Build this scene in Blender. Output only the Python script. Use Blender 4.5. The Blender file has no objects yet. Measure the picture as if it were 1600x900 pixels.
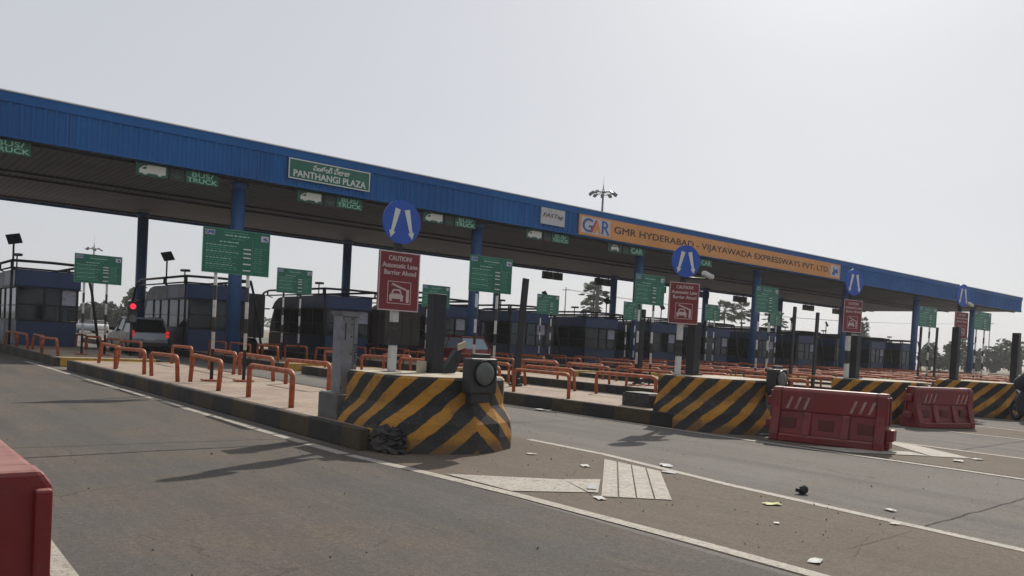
import bpy, math, random
from mathutils import Vector, Matrix, Euler
random.seed(7)
S = bpy.context.scene
COL = S.collection
R = math.radians

# ------------------------------------------------------------------ materials
def newmat(name):
    m = bpy.data.materials.new(name); m.use_nodes = True
    nt = m.node_tree; b = nt.nodes['Principled BSDF']
    return m, nt, b

def N(nt, t, **kw):
    n = nt.nodes.new(t)
    for k, v in kw.items():
        if k in n.inputs: n.inputs[k].default_value = v
        else: setattr(n, k, v)
    return n

def mixrgb(nt, fac, a, b, blend='MIX'):
    n = nt.nodes.new('ShaderNodeMix'); n.data_type = 'RGBA'; n.blend_type = blend
    for sock, v in ((n.inputs[0], fac), (n.inputs[6], a), (n.inputs[7], b)):
        if isinstance(v, bpy.types.NodeSocket): nt.links.new(v, sock)
        elif isinstance(v, (int, float)): sock.default_value = v
        else: sock.default_value = (*v, 1)
    return n.outputs[2]

def ramp(nt, src, p0, p1, c0=0.0, c1=1.0):
    n = nt.nodes.new('ShaderNodeMapRange'); n.clamp = True
    nt.links.new(src, n.inputs[0])
    n.inputs[1].default_value = p0; n.inputs[2].default_value = p1
    n.inputs[3].default_value = c0; n.inputs[4].default_value = c1
    return n.outputs[0]

def coords(nt, kind='Object', scale=(1, 1, 1)):
    tc = nt.nodes.new('ShaderNodeTexCoord'); mp = nt.nodes.new('ShaderNodeMapping')
    mp.inputs['Scale'].default_value = scale
    nt.links.new(tc.outputs[kind], mp.inputs[0]); return mp.outputs[0]

def noise(nt, vec, scale, detail=4, rough=.6):
    n = N(nt, 'ShaderNodeTexNoise'); n.inputs['Scale'].default_value = scale
    n.inputs['Detail'].default_value = detail; n.inputs['Roughness'].default_value = rough
    nt.links.new(vec, n.inputs['Vector']); return n.outputs['Fac']

def bump(nt, b, h, strength=.3, dist=.02):
    n = N(nt, 'ShaderNodeBump'); n.inputs['Strength'].default_value = strength
    n.inputs['Distance'].default_value = dist
    nt.links.new(h, n.inputs['Height']); nt.links.new(n.outputs[0], b.inputs['Normal'])

def mat(name, col, rough=.6, metal=0., dirt=.25, dscale=3., dcol=None, emit=None, bumps=0.1, spec=.5, kind='Object'):
    m, nt, b = newmat(name)
    v = coords(nt, kind)
    n1 = noise(nt, v, dscale, 5, .65); n2 = noise(nt, v, dscale * 9, 3, .6)
    dc = dcol or tuple(c * .45 + .02 for c in col)
    f = ramp(nt, n1, .45, .75, 0, dirt * 1.6)
    c = mixrgb(nt, f, col, dc)
    c = mixrgb(nt, ramp(nt, n2, .3, .8, 0, dirt * .5), c, tuple(x * .6 for x in col))
    nt.links.new(c, b.inputs['Base Color'])
    nt.links.new(ramp(nt, n1, .3, .7, rough * .85, min(1, rough * 1.15)), b.inputs['Roughness'])
    b.inputs['Metallic'].default_value = metal
    b.inputs['Specular IOR Level'].default_value = spec
    if bumps: bump(nt, b, n2, bumps, .01)
    if emit:
        b.inputs['Emission Color'].default_value = (*emit[0], 1); b.inputs['Emission Strength'].default_value = emit[1]
    return m

M = {}
M['blue_col'] = mat('blue column paint', (.022, .085, .22), .5, 0, .3, 1.2)
M['blue_booth'] = mat('booth blue panel', (.012, .04, .14), .45, 0, .35, 1.5)
M['blue_low'] = mat('booth lower panel', (.010, .032, .095), .5, 0, .5, 1.2)
M['grey_panel'] = mat('booth grey panel', (.045, .055, .085), .5, 0, .4, 1.5)
M['dark_metal'] = mat('dark steel', (.018, .019, .024), .5, .3, .3, 4)
M['black'] = mat('black plastic', (.018, .018, .02), .45, 0, .3, 4)
M['rail'] = mat('orange rail paint', (.42, .095, .03), .6, 0, .8, 7, (.11, .04, .02), bumps=.3)
M['grey_steel'] = mat('galvanised cabinet', (.21, .215, .235), .5, .35, .5, 5)
M['concrete'] = mat('concrete base', (.12, .115, .11), .9, 0, .5, 4, bumps=.4)
M['cream'] = mat('cream cap paint', (.42, .37, .28), .85, 0, .6, 3, (.2, .16, .11), bumps=.3)
M['white'] = mat('white paint', (.62, .62, .60), .6, 0, .35, 6)
M['white2'] = mat('white lettering', (.60, .62, .60), .6, 0, .1, 6, bumps=0)
M['dim_white'] = mat('sign print pale', (.32, .52, .44), .6, 0, .2, 20, bumps=0)
M['mid_print'] = mat('sign print faint', (.09, .30, .21), .6, 0, .2, 20, bumps=0)
M['green'] = mat('green sign face', (.006, .125, .078), .45, 0, .35, 2.5)
M['green_lane'] = mat('lane sign green', (.012, .10, .065), .5, 0, .3, 5)
M['lane_glyph'] = mat('lane sign glyph', (.30, .62, .45), .6, 0, .2, 9, bumps=0)
M['lane_icon'] = mat('lane icon pale', (.68, .70, .62), .6, 0, .2, 9, bumps=0)
M['red_sign'] = mat('dark red sign face', (.17, .010, .018), .45, 0, .3, 4)
M['pink_white'] = mat('faded sign white', (.50, .40, .40), .6, 0, .3, 9, bumps=0)
M['blue_sign'] = mat('blue disc face', (.012, .075, .40), .4, 0, .2, 4)
M['sign_back'] = mat('sign back metal', (.12, .12, .125), .5, .5, .3, 5)
M['orange'] = mat('orange board', (.62, .28, .085), .6, 0, .3, .5, (.45, .18, .05))
M['ink'] = mat('dark brown lettering', (.045, .03, .028), .6, 0, .1, 3, bumps=0)
M['board_white'] = mat('white board', (.50, .49, .52), .6, 0, .3, 2)
M['logo_blue'] = mat('logo blue', (.02, .09, .32), .5, 0, .1, 3, bumps=0)
M['logo_red'] = mat('logo red', (.40, .03, .05), .5, 0, .1, 3, bumps=0)
M['logo_orange'] = mat('logo orange', (.60, .22, .03), .5, 0, .1, 3, bumps=0)
M['plastic_red'] = mat('red barrier plastic', (.165, .009, .011), .5, 0, .6, 2.2, (.10, .028, .028), bumps=.15)
M['plastic_dark'] = mat('barrier recess', (.10, .012, .012), .6, 0, .4, 3)
M['tape'] = mat('worn reflective tape', (.34, .20, .20), .5, 0, .6, 10, (.2, .06, .05))
M['lens'] = mat('grey lamp lens', (.085, .095, .088), .35, 0, .3, 8)
M['tyre'] = mat('tyre rubber', (.02, .02, .02), .85, 0, .3, 6)
M['rim'] = mat('alloy rim', (.30, .30, .31), .35, .7, .3, 8)
M['silver'] = mat('silver car paint', (.30, .33, .36), .3, .35, .2, 2, bumps=0)
M['maroon'] = mat('maroon car paint', (.14, .012, .014), .3, .1, .25, 2, bumps=0)
M['carglass'] = mat('dark car glass', (.015, .018, .02), .08, 0, .05, 2, bumps=0)
M['carglass_sky'] = mat('car glass painted with sky reflection', (.20, .26, .30), .12, .3, .1, 2, bumps=0)  # pale blue colour stands in for the sky mirrored in the glass
M['chrome'] = mat('chrome', (.5, .5, .5), .2, .9, .1, 4, bumps=0)
M['tail'] = mat('lit tail lamp', (.5, .01, .01), .4, 0, .1, 3, emit=((1, .02, .02), .45), bumps=0)
M['tail_off'] = mat('tail lamp', (.25, .01, .01), .3, 0, .1, 3, bumps=0)
M['signal'] = mat('lit red signal', (.6, .02, .05), .4, 0, .1, 3, emit=((1, .03, .07), .9), bumps=0)
M['plate'] = mat('number plate', (.5, .5, .48), .5, 0, .2, 8)
M['truck_tan'] = mat('truck brown body', (.06, .045, .04), .8, 0, .6, 1)
M['truck_grey'] = mat('truck grey tarp', (.14, .135, .135), .9, 0, .5, .8)
M['bark'] = mat('bark', (.09, .065, .045), .95, 0, .4, 3)
M['trash_dark'] = mat('dark litter', (.02, .02, .018), .9, 0, .5, 9)
M['paper'] = mat('paper litter', (.55, .54, .52), .85, 0, .3, 12)
M['paper_y'] = mat('yellow wrapper', (.45, .46, .14), .7, 0, .4, 12)
M['sky_reflection'] = mat('painted sky reflection', (.42, .42, .50), .7, 0, .6, 6, (.1, .1, .14))  # pale sky reflection of a booth window, put into the colour
M['seat_or'] = mat('orange chair back', (.40, .20, .05), .7, 0, .2, 4)
M['skin'] = mat('skin', (.20, .11, .07), .6, 0, .1, 5)
M['shirt'] = mat('dark jacket', (.025, .028, .04), .9, 0, .2, 5)
M['trouser'] = mat('trousers', (.04, .04, .05), .9, 0, .2, 5)
M['solar'] = mat('solar panel', (.03, .035, .05), .25, .1, .2, 5)
M['wall_far'] = mat('far building wall', (.38, .36, .33), .9, 0, .4, .4)
M['rope'] = mat('wire', (.03, .03, .03), .7, 0, 0, 1, bumps=0)

def dust_sun_top(name, dust_lit, amt=.7):  # paler upward faces: settled dust and painted sunlight
    m = M[name]; nt = m.node_tree; b = nt.nodes['Principled BSDF']; src = b.inputs['Base Color'].links[0].from_socket
    g = N(nt, 'ShaderNodeNewGeometry'); sx = N(nt, 'ShaderNodeSeparateXYZ'); nt.links.new(g.outputs['Normal'], sx.inputs[0])
    v = coords(nt); n = noise(nt, v, 6, 5, .7)
    q = N(nt, 'ShaderNodeMath', operation='MULTIPLY'); nt.links.new(ramp(nt, sx.outputs[2], .3, .95, 0, amt), q.inputs[0]); nt.links.new(ramp(nt, n, .25, .6, .35, 1), q.inputs[1])
    nt.links.new(mixrgb(nt, q.outputs[0], src, dust_lit), b.inputs['Base Color'])
    # scuffs
    src = b.inputs['Base Color'].links[0].from_socket; v2 = coords(nt, 'Object', (2, 2, 9)); n2 = noise(nt, v2, 3, 6, .8)
    nt.links.new(mixrgb(nt, ramp(nt, n2, .60, .75, 0, .25), src, dust_lit), b.inputs['Base Color'])
dust_sun_top('plastic_red', (.36, .20, .17)); dust_sun_top('rail', (.42, .20, .12), .5)  # barrier tops: dust with sunlit tone; rail tops: painted pale highlights
def leafmat(name, c):
    m, nt, b = newmat(name)
    g = N(nt, 'ShaderNodeObjectInfo')
    v = coords(nt); n = noise(nt, v, .9, 3)
    nt.links.new(mixrgb(nt, ramp(nt, n, .3, .7), tuple(x * .6 for x in c), tuple(x * 1.5 for x in c)), b.inputs['Base Color'])
    b.inputs['Roughness'].default_value = .6
    return m
M['leaf'] = leafmat('leaves', (.04, .058, .028))
M['leaf_palm'] = leafmat('palm leaves', (.055, .07, .03))

def glassmat():
    m, nt, b = newmat('booth glass')
    nt.nodes.remove(b); out = nt.nodes['Material Output']
    g = N(nt, 'ShaderNodeBsdfGlossy'); g.inputs['Roughness'].default_value = .08; g.inputs['Color'].default_value = (.7, .75, .8, 1)
    t = N(nt, 'ShaderNodeBsdfTransparent'); t.inputs['Color'].default_value = (.42, .48, .50, 1)
    d = N(nt, 'ShaderNodeBsdfDiffuse'); d.inputs['Color'].default_value = (.05, .06, .06, 1)
    mx = N(nt, 'ShaderNodeMixShader'); v = coords(nt)
    nt.links.new(ramp(nt, noise(nt, v, 1.4, 4), .35, .7, .05, .4), mx.inputs[0])
    nt.links.new(t.outputs[0], mx.inputs[1]); nt.links.new(d.outputs[0], mx.inputs[2])
    fr = N(nt, 'ShaderNodeFresnel'); mx2 = N(nt, 'ShaderNodeMixShader')
    nt.links.new(fr.outputs[0], mx2.inputs[0]); nt.links.new(mx.outputs[0], mx2.inputs[1]); nt.links.new(g.outputs[0], mx2.inputs[2])
    nt.links.new(mx2.outputs[0], out.inputs[0]); return m
M['glass'] = glassmat()

def stripemat():   # hand-painted yellow and black chevrons following the block's faces
    m, nt, b = newmat('yellow black stripes')
    uv = N(nt, 'ShaderNodeUVMap'); uv.uv_map = 'UVMap'
    vo = coords(nt, 'Object')
    nz = N(nt, 'ShaderNodeTexNoise'); nz.inputs['Scale'].default_value = 5; nt.links.new(vo, nz.inputs['Vector'])
    sx = N(nt, 'ShaderNodeSeparateXYZ'); nt.links.new(uv.outputs[0], sx.inputs[0])
    a = N(nt, 'ShaderNodeMath', operation='MULTIPLY'); nt.links.new(sx.outputs[0], a.inputs[0]); a.inputs[1].default_value = .9
    s = N(nt, 'ShaderNodeMath', operation='ADD'); nt.links.new(a.outputs[0], s.inputs[0]); nt.links.new(sx.outputs[1], s.inputs[1])
    w = N(nt, 'ShaderNodeMath', operation='MULTIPLY_ADD'); nt.links.new(nz.outputs['Fac'], w.inputs[0]); w.inputs[1].default_value = .07
    nt.links.new(s.outputs[0], w.inputs[2])
    d = N(nt, 'ShaderNodeMath', operation='DIVIDE'); nt.links.new(w.outputs[0], d.inputs[0]); d.inputs[1].default_value = .47
    ad = N(nt, 'ShaderNodeMath', operation='ADD'); nt.links.new(d.outputs[0], ad.inputs[0]); ad.inputs[1].default_value = 3.80
    fr = N(nt, 'ShaderNodeMath', operation='FRACT'); nt.links.new(ad.outputs[0], fr.inputs[0])
    k = ramp(nt, fr.outputs[0], .535, .55)
    c = mixrgb(nt, k, (.016, .017, .018), (.40, .185, .02))
    g1 = noise(nt, vo, 2.2, 6, .7); g2 = noise(nt, vo, 16, 4, .7)
    c = mixrgb(nt, ramp(nt, g1, .48, .72, 0, .65), c, (.045, .04, .035))
    c = mixrgb(nt, ramp(nt, g2, .60, .72, 0, .6), c, (.16, .13, .10))
    g4 = noise(nt, vo, 9, 7, .85); c = mixrgb(nt, ramp(nt, g4, .60, .63, 0, .8), c, (.10, .085, .07)); g5 = noise(nt, coords(nt, 'Object', (1, 1, 6)), 3, 6, .8); c = mixrgb(nt, ramp(nt, g5, .58, .66, 0, .7), c, (.03, .028, .026))
    # road dirt worn onto the bottom
    zz = N(nt, 'ShaderNodeMath', operation='MULTIPLY_ADD'); nt.links.new(g2, zz.inputs[0]); zz.inputs[1].default_value = -.25
    nt.links.new(sx.outputs[1], zz.inputs[2])
    c = mixrgb(nt, ramp(nt, zz.outputs[0], -.02, .12, .65, 0), c, (.05, .045, .04))
    nt.links.new(c, b.inputs['Base Color']); b.inputs['Roughness'].default_value = .75
    bump(nt, b, g2, .35, .015)
    return m
M['stripe'] = stripemat()

def bandmat(base):      # black and white banded sign posts
    m, nt, b = newmat('banded post')
    tc = N(nt, 'ShaderNodeTexCoord'); sx = N(nt, 'ShaderNodeSeparateXYZ'); nt.links.new(tc.outputs['Object'], sx.inputs[0])
    d = N(nt, 'ShaderNodeMath', operation='DIVIDE'); nt.links.new(sx.outputs[2], d.inputs[0]); d.inputs[1].default_value = .73
    f = N(nt, 'ShaderNodeMath', operation='FRACT'); nt.links.new(d.outputs[0], f.inputs[0])
    k = ramp(nt, f.outputs[0], .53, .54, 1, 0)
    q = N(nt, 'ShaderNodeMath', operation='MULTIPLY'); nt.links.new(k, q.inputs[0]); nt.links.new(ramp(nt, sx.outputs[2], base, base + .01) if base > 0 else ramp(nt, sx.outputs[2], 1.25, 1.26, 1, 0), q.inputs[1])
    v = coords(nt); g = noise(nt, v, 9, 4)
    c = mixrgb(nt, q.outputs[0], (.02, .02, .022), (.50, .50, .49))
    c = mixrgb(nt, ramp(nt, g, .5, .8, 0, .6), c, (.1, .09, .08))
    nt.links.new(c, b.inputs['Base Color']); b.inputs['Roughness'].default_value = .6
    return m
M['band'] = bandmat(-1); M['band_tall'] = bandmat(.7)
M['rubble'] = mat('broken black concrete', (.035, .033, .032), .9, 0, .6, 7, (.11, .10, .09), bumps=.8)

def kerbmat():
    m, nt, b = newmat('kerb paint')
    tc = N(nt, 'ShaderNodeTexCoord'); sx = N(nt, 'ShaderNodeSeparateXYZ'); nt.links.new(tc.outputs['Object'], sx.inputs[0])
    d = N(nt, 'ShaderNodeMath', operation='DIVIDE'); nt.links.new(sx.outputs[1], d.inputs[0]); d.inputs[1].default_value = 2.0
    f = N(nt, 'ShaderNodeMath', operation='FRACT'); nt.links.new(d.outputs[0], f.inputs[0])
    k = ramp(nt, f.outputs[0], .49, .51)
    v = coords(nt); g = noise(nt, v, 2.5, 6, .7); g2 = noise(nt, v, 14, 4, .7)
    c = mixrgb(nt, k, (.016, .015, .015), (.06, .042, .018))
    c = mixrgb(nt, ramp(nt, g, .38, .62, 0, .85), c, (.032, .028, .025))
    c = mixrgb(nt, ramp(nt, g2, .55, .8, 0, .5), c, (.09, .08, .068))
    nt.links.new(c, b.inputs['Base Color']); b.inputs['Roughness'].default_value = .85
    bump(nt, b, g2, .4, .02); return m
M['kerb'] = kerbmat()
M['kerb_yellow'] = mat('kerb end yellow', (.42, .25, .04), .8, 0, .6, 5, (.15, .1, .05))

def pavermat():
    m, nt, b = newmat('pink pavers')
    v = coords(nt)
    br = N(nt, 'ShaderNodeTexBrick'); nt.links.new(v, br.inputs['Vector'])
    br.inputs['Scale'].default_value = 1; br.inputs['Brick Width'].default_value = .30; br.inputs['Row Height'].default_value = .15
    br.inputs['Mortar Size'].default_value = .008; br.inputs['Color1'].default_value = (.30, .22, .17, 1)
    br.inputs['Color2'].default_value = (.24, .185, .15, 1); br.inputs['Mortar'].default_value = (.09, .075, .06, 1)
    g = noise(nt, v, .9, 6, .7); g2 = noise(nt, v, 9, 4, .7)
    c = mixrgb(nt, ramp(nt, g, .4, .7, 0, .75), br.outputs['Color'], (.40, .32, .24))
    c = mixrgb(nt, ramp(nt, g2, .5, .8, 0, .5), c, (.13, .10, .08))
    nt.links.new(c, b.inputs['Base Color']); b.inputs['Roughness'].default_value = .9
    bump(nt, b, br.outputs['Fac'], -.5, .01); return m
M['paver'] = pavermat()

def roadmat(name, base, tint, track, seed=0., tr=.5):
    m, nt, b = newmat(name)
    tc = N(nt, 'ShaderNodeTexCoord'); mp = N(nt, 'ShaderNodeMapping'); nt.links.new(tc.outputs['Object'], mp.inputs[0])
    mp.inputs['Location'].default_value = (seed, seed * 1.7, 0); v = mp.outputs[0]
    mp2 = N(nt, 'ShaderNodeMapping'); nt.links.new(v, mp2.inputs[0]); mp2.inputs['Scale'].default_value = (1.3, .10, 1)
    big = noise(nt, v, .55, 5, .65); med = noise(nt, v, 3.5, 5, .7); fine = noise(nt, v, 60, 3, .8); grit = noise(nt, v, 160, 2, .7)
    trk = noise(nt, mp2.outputs[0], 1.0, 4, .6)
    c = mixrgb(nt, ramp(nt, big, .40, .62), base, tint)
    oil = noise(nt, v, 1.6, 2, .5); c = mixrgb(nt, ramp(nt, oil, .66, .74, 0, .45), c, tuple(x * .5 for x in base))
    c = mixrgb(nt, ramp(nt, trk, .46, .66, 0, tr), c, track)
    c = mixrgb(nt, ramp(nt, med, .50, .78, 0, .35), c, tuple(x * .62 for x in base))
    f2 = noise(nt, v, 22, 5, .85)
    mp3 = N(nt, 'ShaderNodeMapping'); nt.links.new(v, mp3.inputs[0]); mp3.inputs['Scale'].default_value = (9, 1.2, 1)
    br_ = noise(nt, mp3.outputs[0], 1.5, 5, .75)
    c = mixrgb(nt, ramp(nt, br_, .42, .70, 0, .45), c, tuple(x * .60 for x in base))
    c = mixrgb(nt, ramp(nt, f2, .44, .66, 0, .55), c, tuple(x * .60 for x in base))
    c = mixrgb(nt, ramp(nt, f2, .44, .34, 0, .45), c, tuple(min(1, x * 1.6) for x in base))
    c = mixrgb(nt, ramp(nt, fine, .40, .65, 0, .65), c, tuple(x * .50 for x in base))
    c = mixrgb(nt, ramp(nt, grit, .56, .70, 0, .6), c, tuple(min(1, x * 2.3) for x in base))
    vo = N(nt, 'ShaderNodeTexVoronoi', feature='DISTANCE_TO_EDGE'); vo.inputs['Scale'].default_value = .55
    ws = mixrgb(nt, .12, v, (0, 0, 0)); 
    nz = N(nt, 'ShaderNodeTexNoise'); nz.inputs['Scale'].default_value = 2.; nt.links.new(v, nz.inputs['Vector'])
    wv = mixrgb(nt, .25, v, nz.outputs['Color'], 'ADD'); nt.links.new(wv, vo.inputs['Vector'])
    crack = ramp(nt, vo.outputs[0], .001, .006, .45, 0)
    cm = N(nt, 'ShaderNodeMath', operation='MULTIPLY'); nt.links.new(crack, cm.inputs[0]); nt.links.new(ramp(nt, big, .5, .56), cm.inputs[1])
    c = mixrgb(nt, cm.outputs[0], c, tuple(x * .3 for x in base))
    nt.links.new(c, b.inputs['Base Color'])
    nt.links.new(ramp(nt, big, .3, .7, .82, .95), b.inputs['Roughness'])
    b.inputs['Specular IOR Level'].default_value = .12
    mh = N(nt, 'ShaderNodeMath', operation='ADD'); nt.links.new(fine, mh.inputs[0]); nt.links.new(grit, mh.inputs[1])
    bump(nt, b, mh.outputs[0], .45, .006)
    return m
M['asphalt'] = roadmat('asphalt lane', (.112, .104, .097), (.165, .132, .100), (.075, .072, .071), 0, .7)
M['lane_conc'] = roadmat('concrete lane', (.172, .160, .147), (.195, .176, .155), (.095, .090, .087), 13.3, .8)
M['gore'] = roadmat('dusty gore', (.150, .125, .102), (.18, .145, .112), (.125, .107, .092), 31.7)
M['ground'] = roadmat('dry ground', (.25, .22, .17), (.16, .15, .09), (.22, .19, .15), 5.1)

def markmat():
    m, nt, b = newmat('worn road paint')
    v = coords(nt); g = noise(nt, v, 3, 6, .75); g2 = noise(nt, v, 30, 4, .8)
    c = mixrgb(nt, ramp(nt, g, .45, .75, 0, .6), (.37, .34, .29), (.19, .165, .14))
    c = mixrgb(nt, ramp(nt, g2, .48, .64, 0, .85), c, (.15, .13, .11))
    g3 = noise(nt, v, 7, 6, .8); c = mixrgb(nt, ramp(nt, g3, .56, .62, 0, .7), c, (.15, .13, .11))
    nt.links.new(c, b.inputs['Base Color']); b.inputs['Roughness'].default_value = .8
    bump(nt, b, g2, .3, .005); return m
M['mark'] = markmat()

def fasciamat():
    m, nt, b = newmat('blue sheet fascia')
    v = coords(nt); vs = coords(nt, 'Object', (1, 1, .12)); g = noise(nt, v, .25, 4, .6); st = noise(nt, vs, 2.5, 4, .7)
    c = mixrgb(nt, ramp(nt, g, .35, .7), (.007, .075, .25), (.013, .115, .34))
    c = mixrgb(nt, ramp(nt, st, .45, .75, 0, .7), c, (.02, .07, .20))
    pn = coords(nt, 'Object', (.33, .01, .01)); pv_ = N(nt, 'ShaderNodeTexVoronoi', feature='F1'); pv_.inputs['Scale'].default_value = 1; nt.links.new(pn, pv_.inputs['Vector'])
    c = mixrgb(nt, ramp(nt, pv_.outputs['Color'], .2, .9, 0, .45), c, (.013, .125, .36))
    nt.links.new(c, b.inputs['Base Color']); b.inputs['Roughness'].default_value = .6; b.inputs['Specular IOR Level'].default_value = .25
    return m
M['fascia'] = fasciamat()

def soffitmat():
    m, nt, b = newmat('soffit sheet')
    v = coords(nt)
    wv = N(nt, 'ShaderNodeTexWave', bands_direction='X'); wv.inputs['Scale'].default_value = 1.1; nt.links.new(v, wv.inputs['Vector'])
    g = noise(nt, v, .15, 5, .7)
    c = mixrgb(nt, ramp(nt, g, .35, .7), (.16, .17, .19), (.10, .105, .125))
    c = mixrgb(nt, ramp(nt, wv.outputs['Fac'], 0, .4, .55, 0), c, (.04, .04, .045))
    nt.links.new(c, b.inputs['Base Color']); b.inputs['Roughness'].default_value = .7
    bump(nt, b, wv.outputs['Fac'], .8, .05); return m
M['soffit'] = soffitmat()

# ------------------------------------------------------------------ mesh builder
class MB:
    def __init__(s): s.v = []; s.f = []; s.mi = []; s.mats = []; s.uv = None; s.smooth = []
    def m(s, k):
        if k not in s.mats: s.mats.append(k)
        return s.mats.index(k)
    def add(s, vs, fs, k, sm=False):
        o = len(s.v); s.v += [Vector(p) for p in vs]; i = s.m(k)
        for f in fs: s.f.append([a + o for a in f]); s.mi.append(i); s.smooth.append(sm)
    def box(s, x0, x1, y0, y1, z0, z1, k, mtx=None, bev=0.0):
        if bev > 0:
            b = min(bev, (x1 - x0) * .45, (y1 - y0) * .45, (z1 - z0) * .45)
            import bmesh
            bm = bmesh.new(); bmesh.ops.create_cube(bm, size=1)
            for q in bm.verts: q.co = Vector(((x0 + x1) / 2 + q.co.x * (x1 - x0), (y0 + y1) / 2 + q.co.y * (y1 - y0), (z0 + z1) / 2 + q.co.z * (z1 - z0)))
            bmesh.ops.bevel(bm, geom=bm.edges[:], offset=b, segments=2, affect='EDGES', profile=.5)
            vs = [q.co.copy() for q in bm.verts]; fs = [[q.index for q in f.verts] for f in bm.faces]; bm.free()
        else:
            vs = [Vector(p) for p in ((x0, y0, z0), (x1, y0, z0), (x1, y1, z0), (x0, y1, z0), (x0, y0, z1), (x1, y0, z1), (x1, y1, z1), (x0, y1, z1))]
            fs = [(0, 3, 2, 1), (4, 5, 6, 7), (0, 1, 5, 4), (1, 2, 6, 5), (2, 3, 7, 6), (3, 0, 4, 7)]
        if mtx: vs = [mtx @ p for p in vs]
        s.add(vs, fs, k)
    def tube(s, path, r, k, seg=8, cap=True):
        path = [Vector(p) for p in path]; rs = r if isinstance(r, (list, tuple)) else [r] * len(path)
        vs = []; n = len(path); prev = None
        for i, p in enumerate(path):
            d = (path[min(i + 1, n - 1)] - path[max(i - 1, 0)]).normalized()
            if prev is None:
                a = d.orthogonal().normalized()
            else:
                a = (prev - d * prev.dot(d)).normalized()
            prev = a; b = d.cross(a)
            for j in range(seg):
                t = 2 * math.pi * j / seg; vs.append(p + (a * math.cos(t) + b * math.sin(t)) * rs[i])
        fs = []
        for i in range(n - 1):
            for j in range(seg):
                fs.append((i * seg + j, i * seg + (j + 1) % seg, (i + 1) * seg + (j + 1) % seg, (i + 1) * seg + j))
        s.add(vs, fs, k, True)
        if cap:
            o = len(s.v) - len(vs)
            s.f.append([o + j for j in range(seg)][::-1]); s.mi.append(s.m(k)); s.smooth.append(False)
            s.f.append([o + (n - 1) * seg + j for j in range(seg)]); s.mi.append(s.m(k)); s.smooth.append(False)
    def prism(s, poly, axis, a0, a1, k, mtx=None):
        # poly: 2D points; axis: extrusion axis ('x': poly=(y,z), 'y': poly=(x,z), 'z': poly=(x,y))
        def P(p, a):
            return Vector((a, p[0], p[1])) if axis == 'x' else Vector((p[0], a, p[1])) if axis == 'y' else Vector((p[0], p[1], a))
        n = len(poly); vs = [P(p, a0) for p in poly] + [P(p, a1) for p in poly]
        if mtx: vs = [mtx @ p for p in vs]
        fs = [tuple(range(n)), tuple(range(2 * n - 1, n - 1, -1))] + [(i, i + n, (i + 1) % n + n, (i + 1) % n) for i in range(n)]
        s.add(vs, fs, k)
    def poly(s, pts, k):
        s.add(pts, [tuple(range(len(pts)))], k)
    def build(s, name, parent=None, loc=None, bevel=0, recalc=True):
        me = bpy.data.meshes.new(name); me.from_pydata([tuple(p) for p in s.v], [], s.f)
        for k in s.mats: me.materials.append(M[k])
        me.polygons.foreach_set('material_index', s.mi); me.polygons.foreach_set('use_smooth', s.smooth)
        if recalc:
            import bmesh
            bm = bmesh.new(); bm.from_mesh(me); bmesh.ops.recalc_face_normals(bm, faces=bm.faces[:]); bm.to_mesh(me); bm.free()
        if s.uv:
            uvl = me.uv_layers.new(name='UVMap')
            for p in me.polygons:
                for li in p.loop_indices: uvl.data[li].uv = s.uv[me.loops[li].vertex_index]
        me.update()
        o = bpy.data.objects.new(name, me); COL.objects.link(o)
        if parent: o.parent = parent
        if loc: o.location = loc
        if bevel:
            b = o.modifiers.new('edge', 'BEVEL'); b.width = bevel; b.segments = 2; b.limit_method = 'ANGLE'
        return o

def tag(o, label=None, cat=None, group=None, kind=None):
    if label: o['label'] = label
    if cat: o['category'] = cat
    if group: o['group'] = group
    if kind: o['kind'] = kind
    return o

def thing(name, loc, label, cat, rz=0, group=None):
    o = bpy.data.objects.new(name, None); COL.objects.link(o); o.empty_display_size = .2
    o.location = loc; o.rotation_euler = (0, 0, rz); return tag(o, label, cat, group)

def dup(o, loc, rz=0, label=None):
    c = o.copy(); COL.objects.link(c); c.location = loc; c.rotation_euler = (0, 0, rz)
    if label: c['label'] = label
    for ch in list(o.children):
        d = ch.copy(); COL.objects.link(d); d.parent = c
        for g in list(ch.children):
            e = g.copy(); COL.objects.link(e); e.parent = d
    return c

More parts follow.
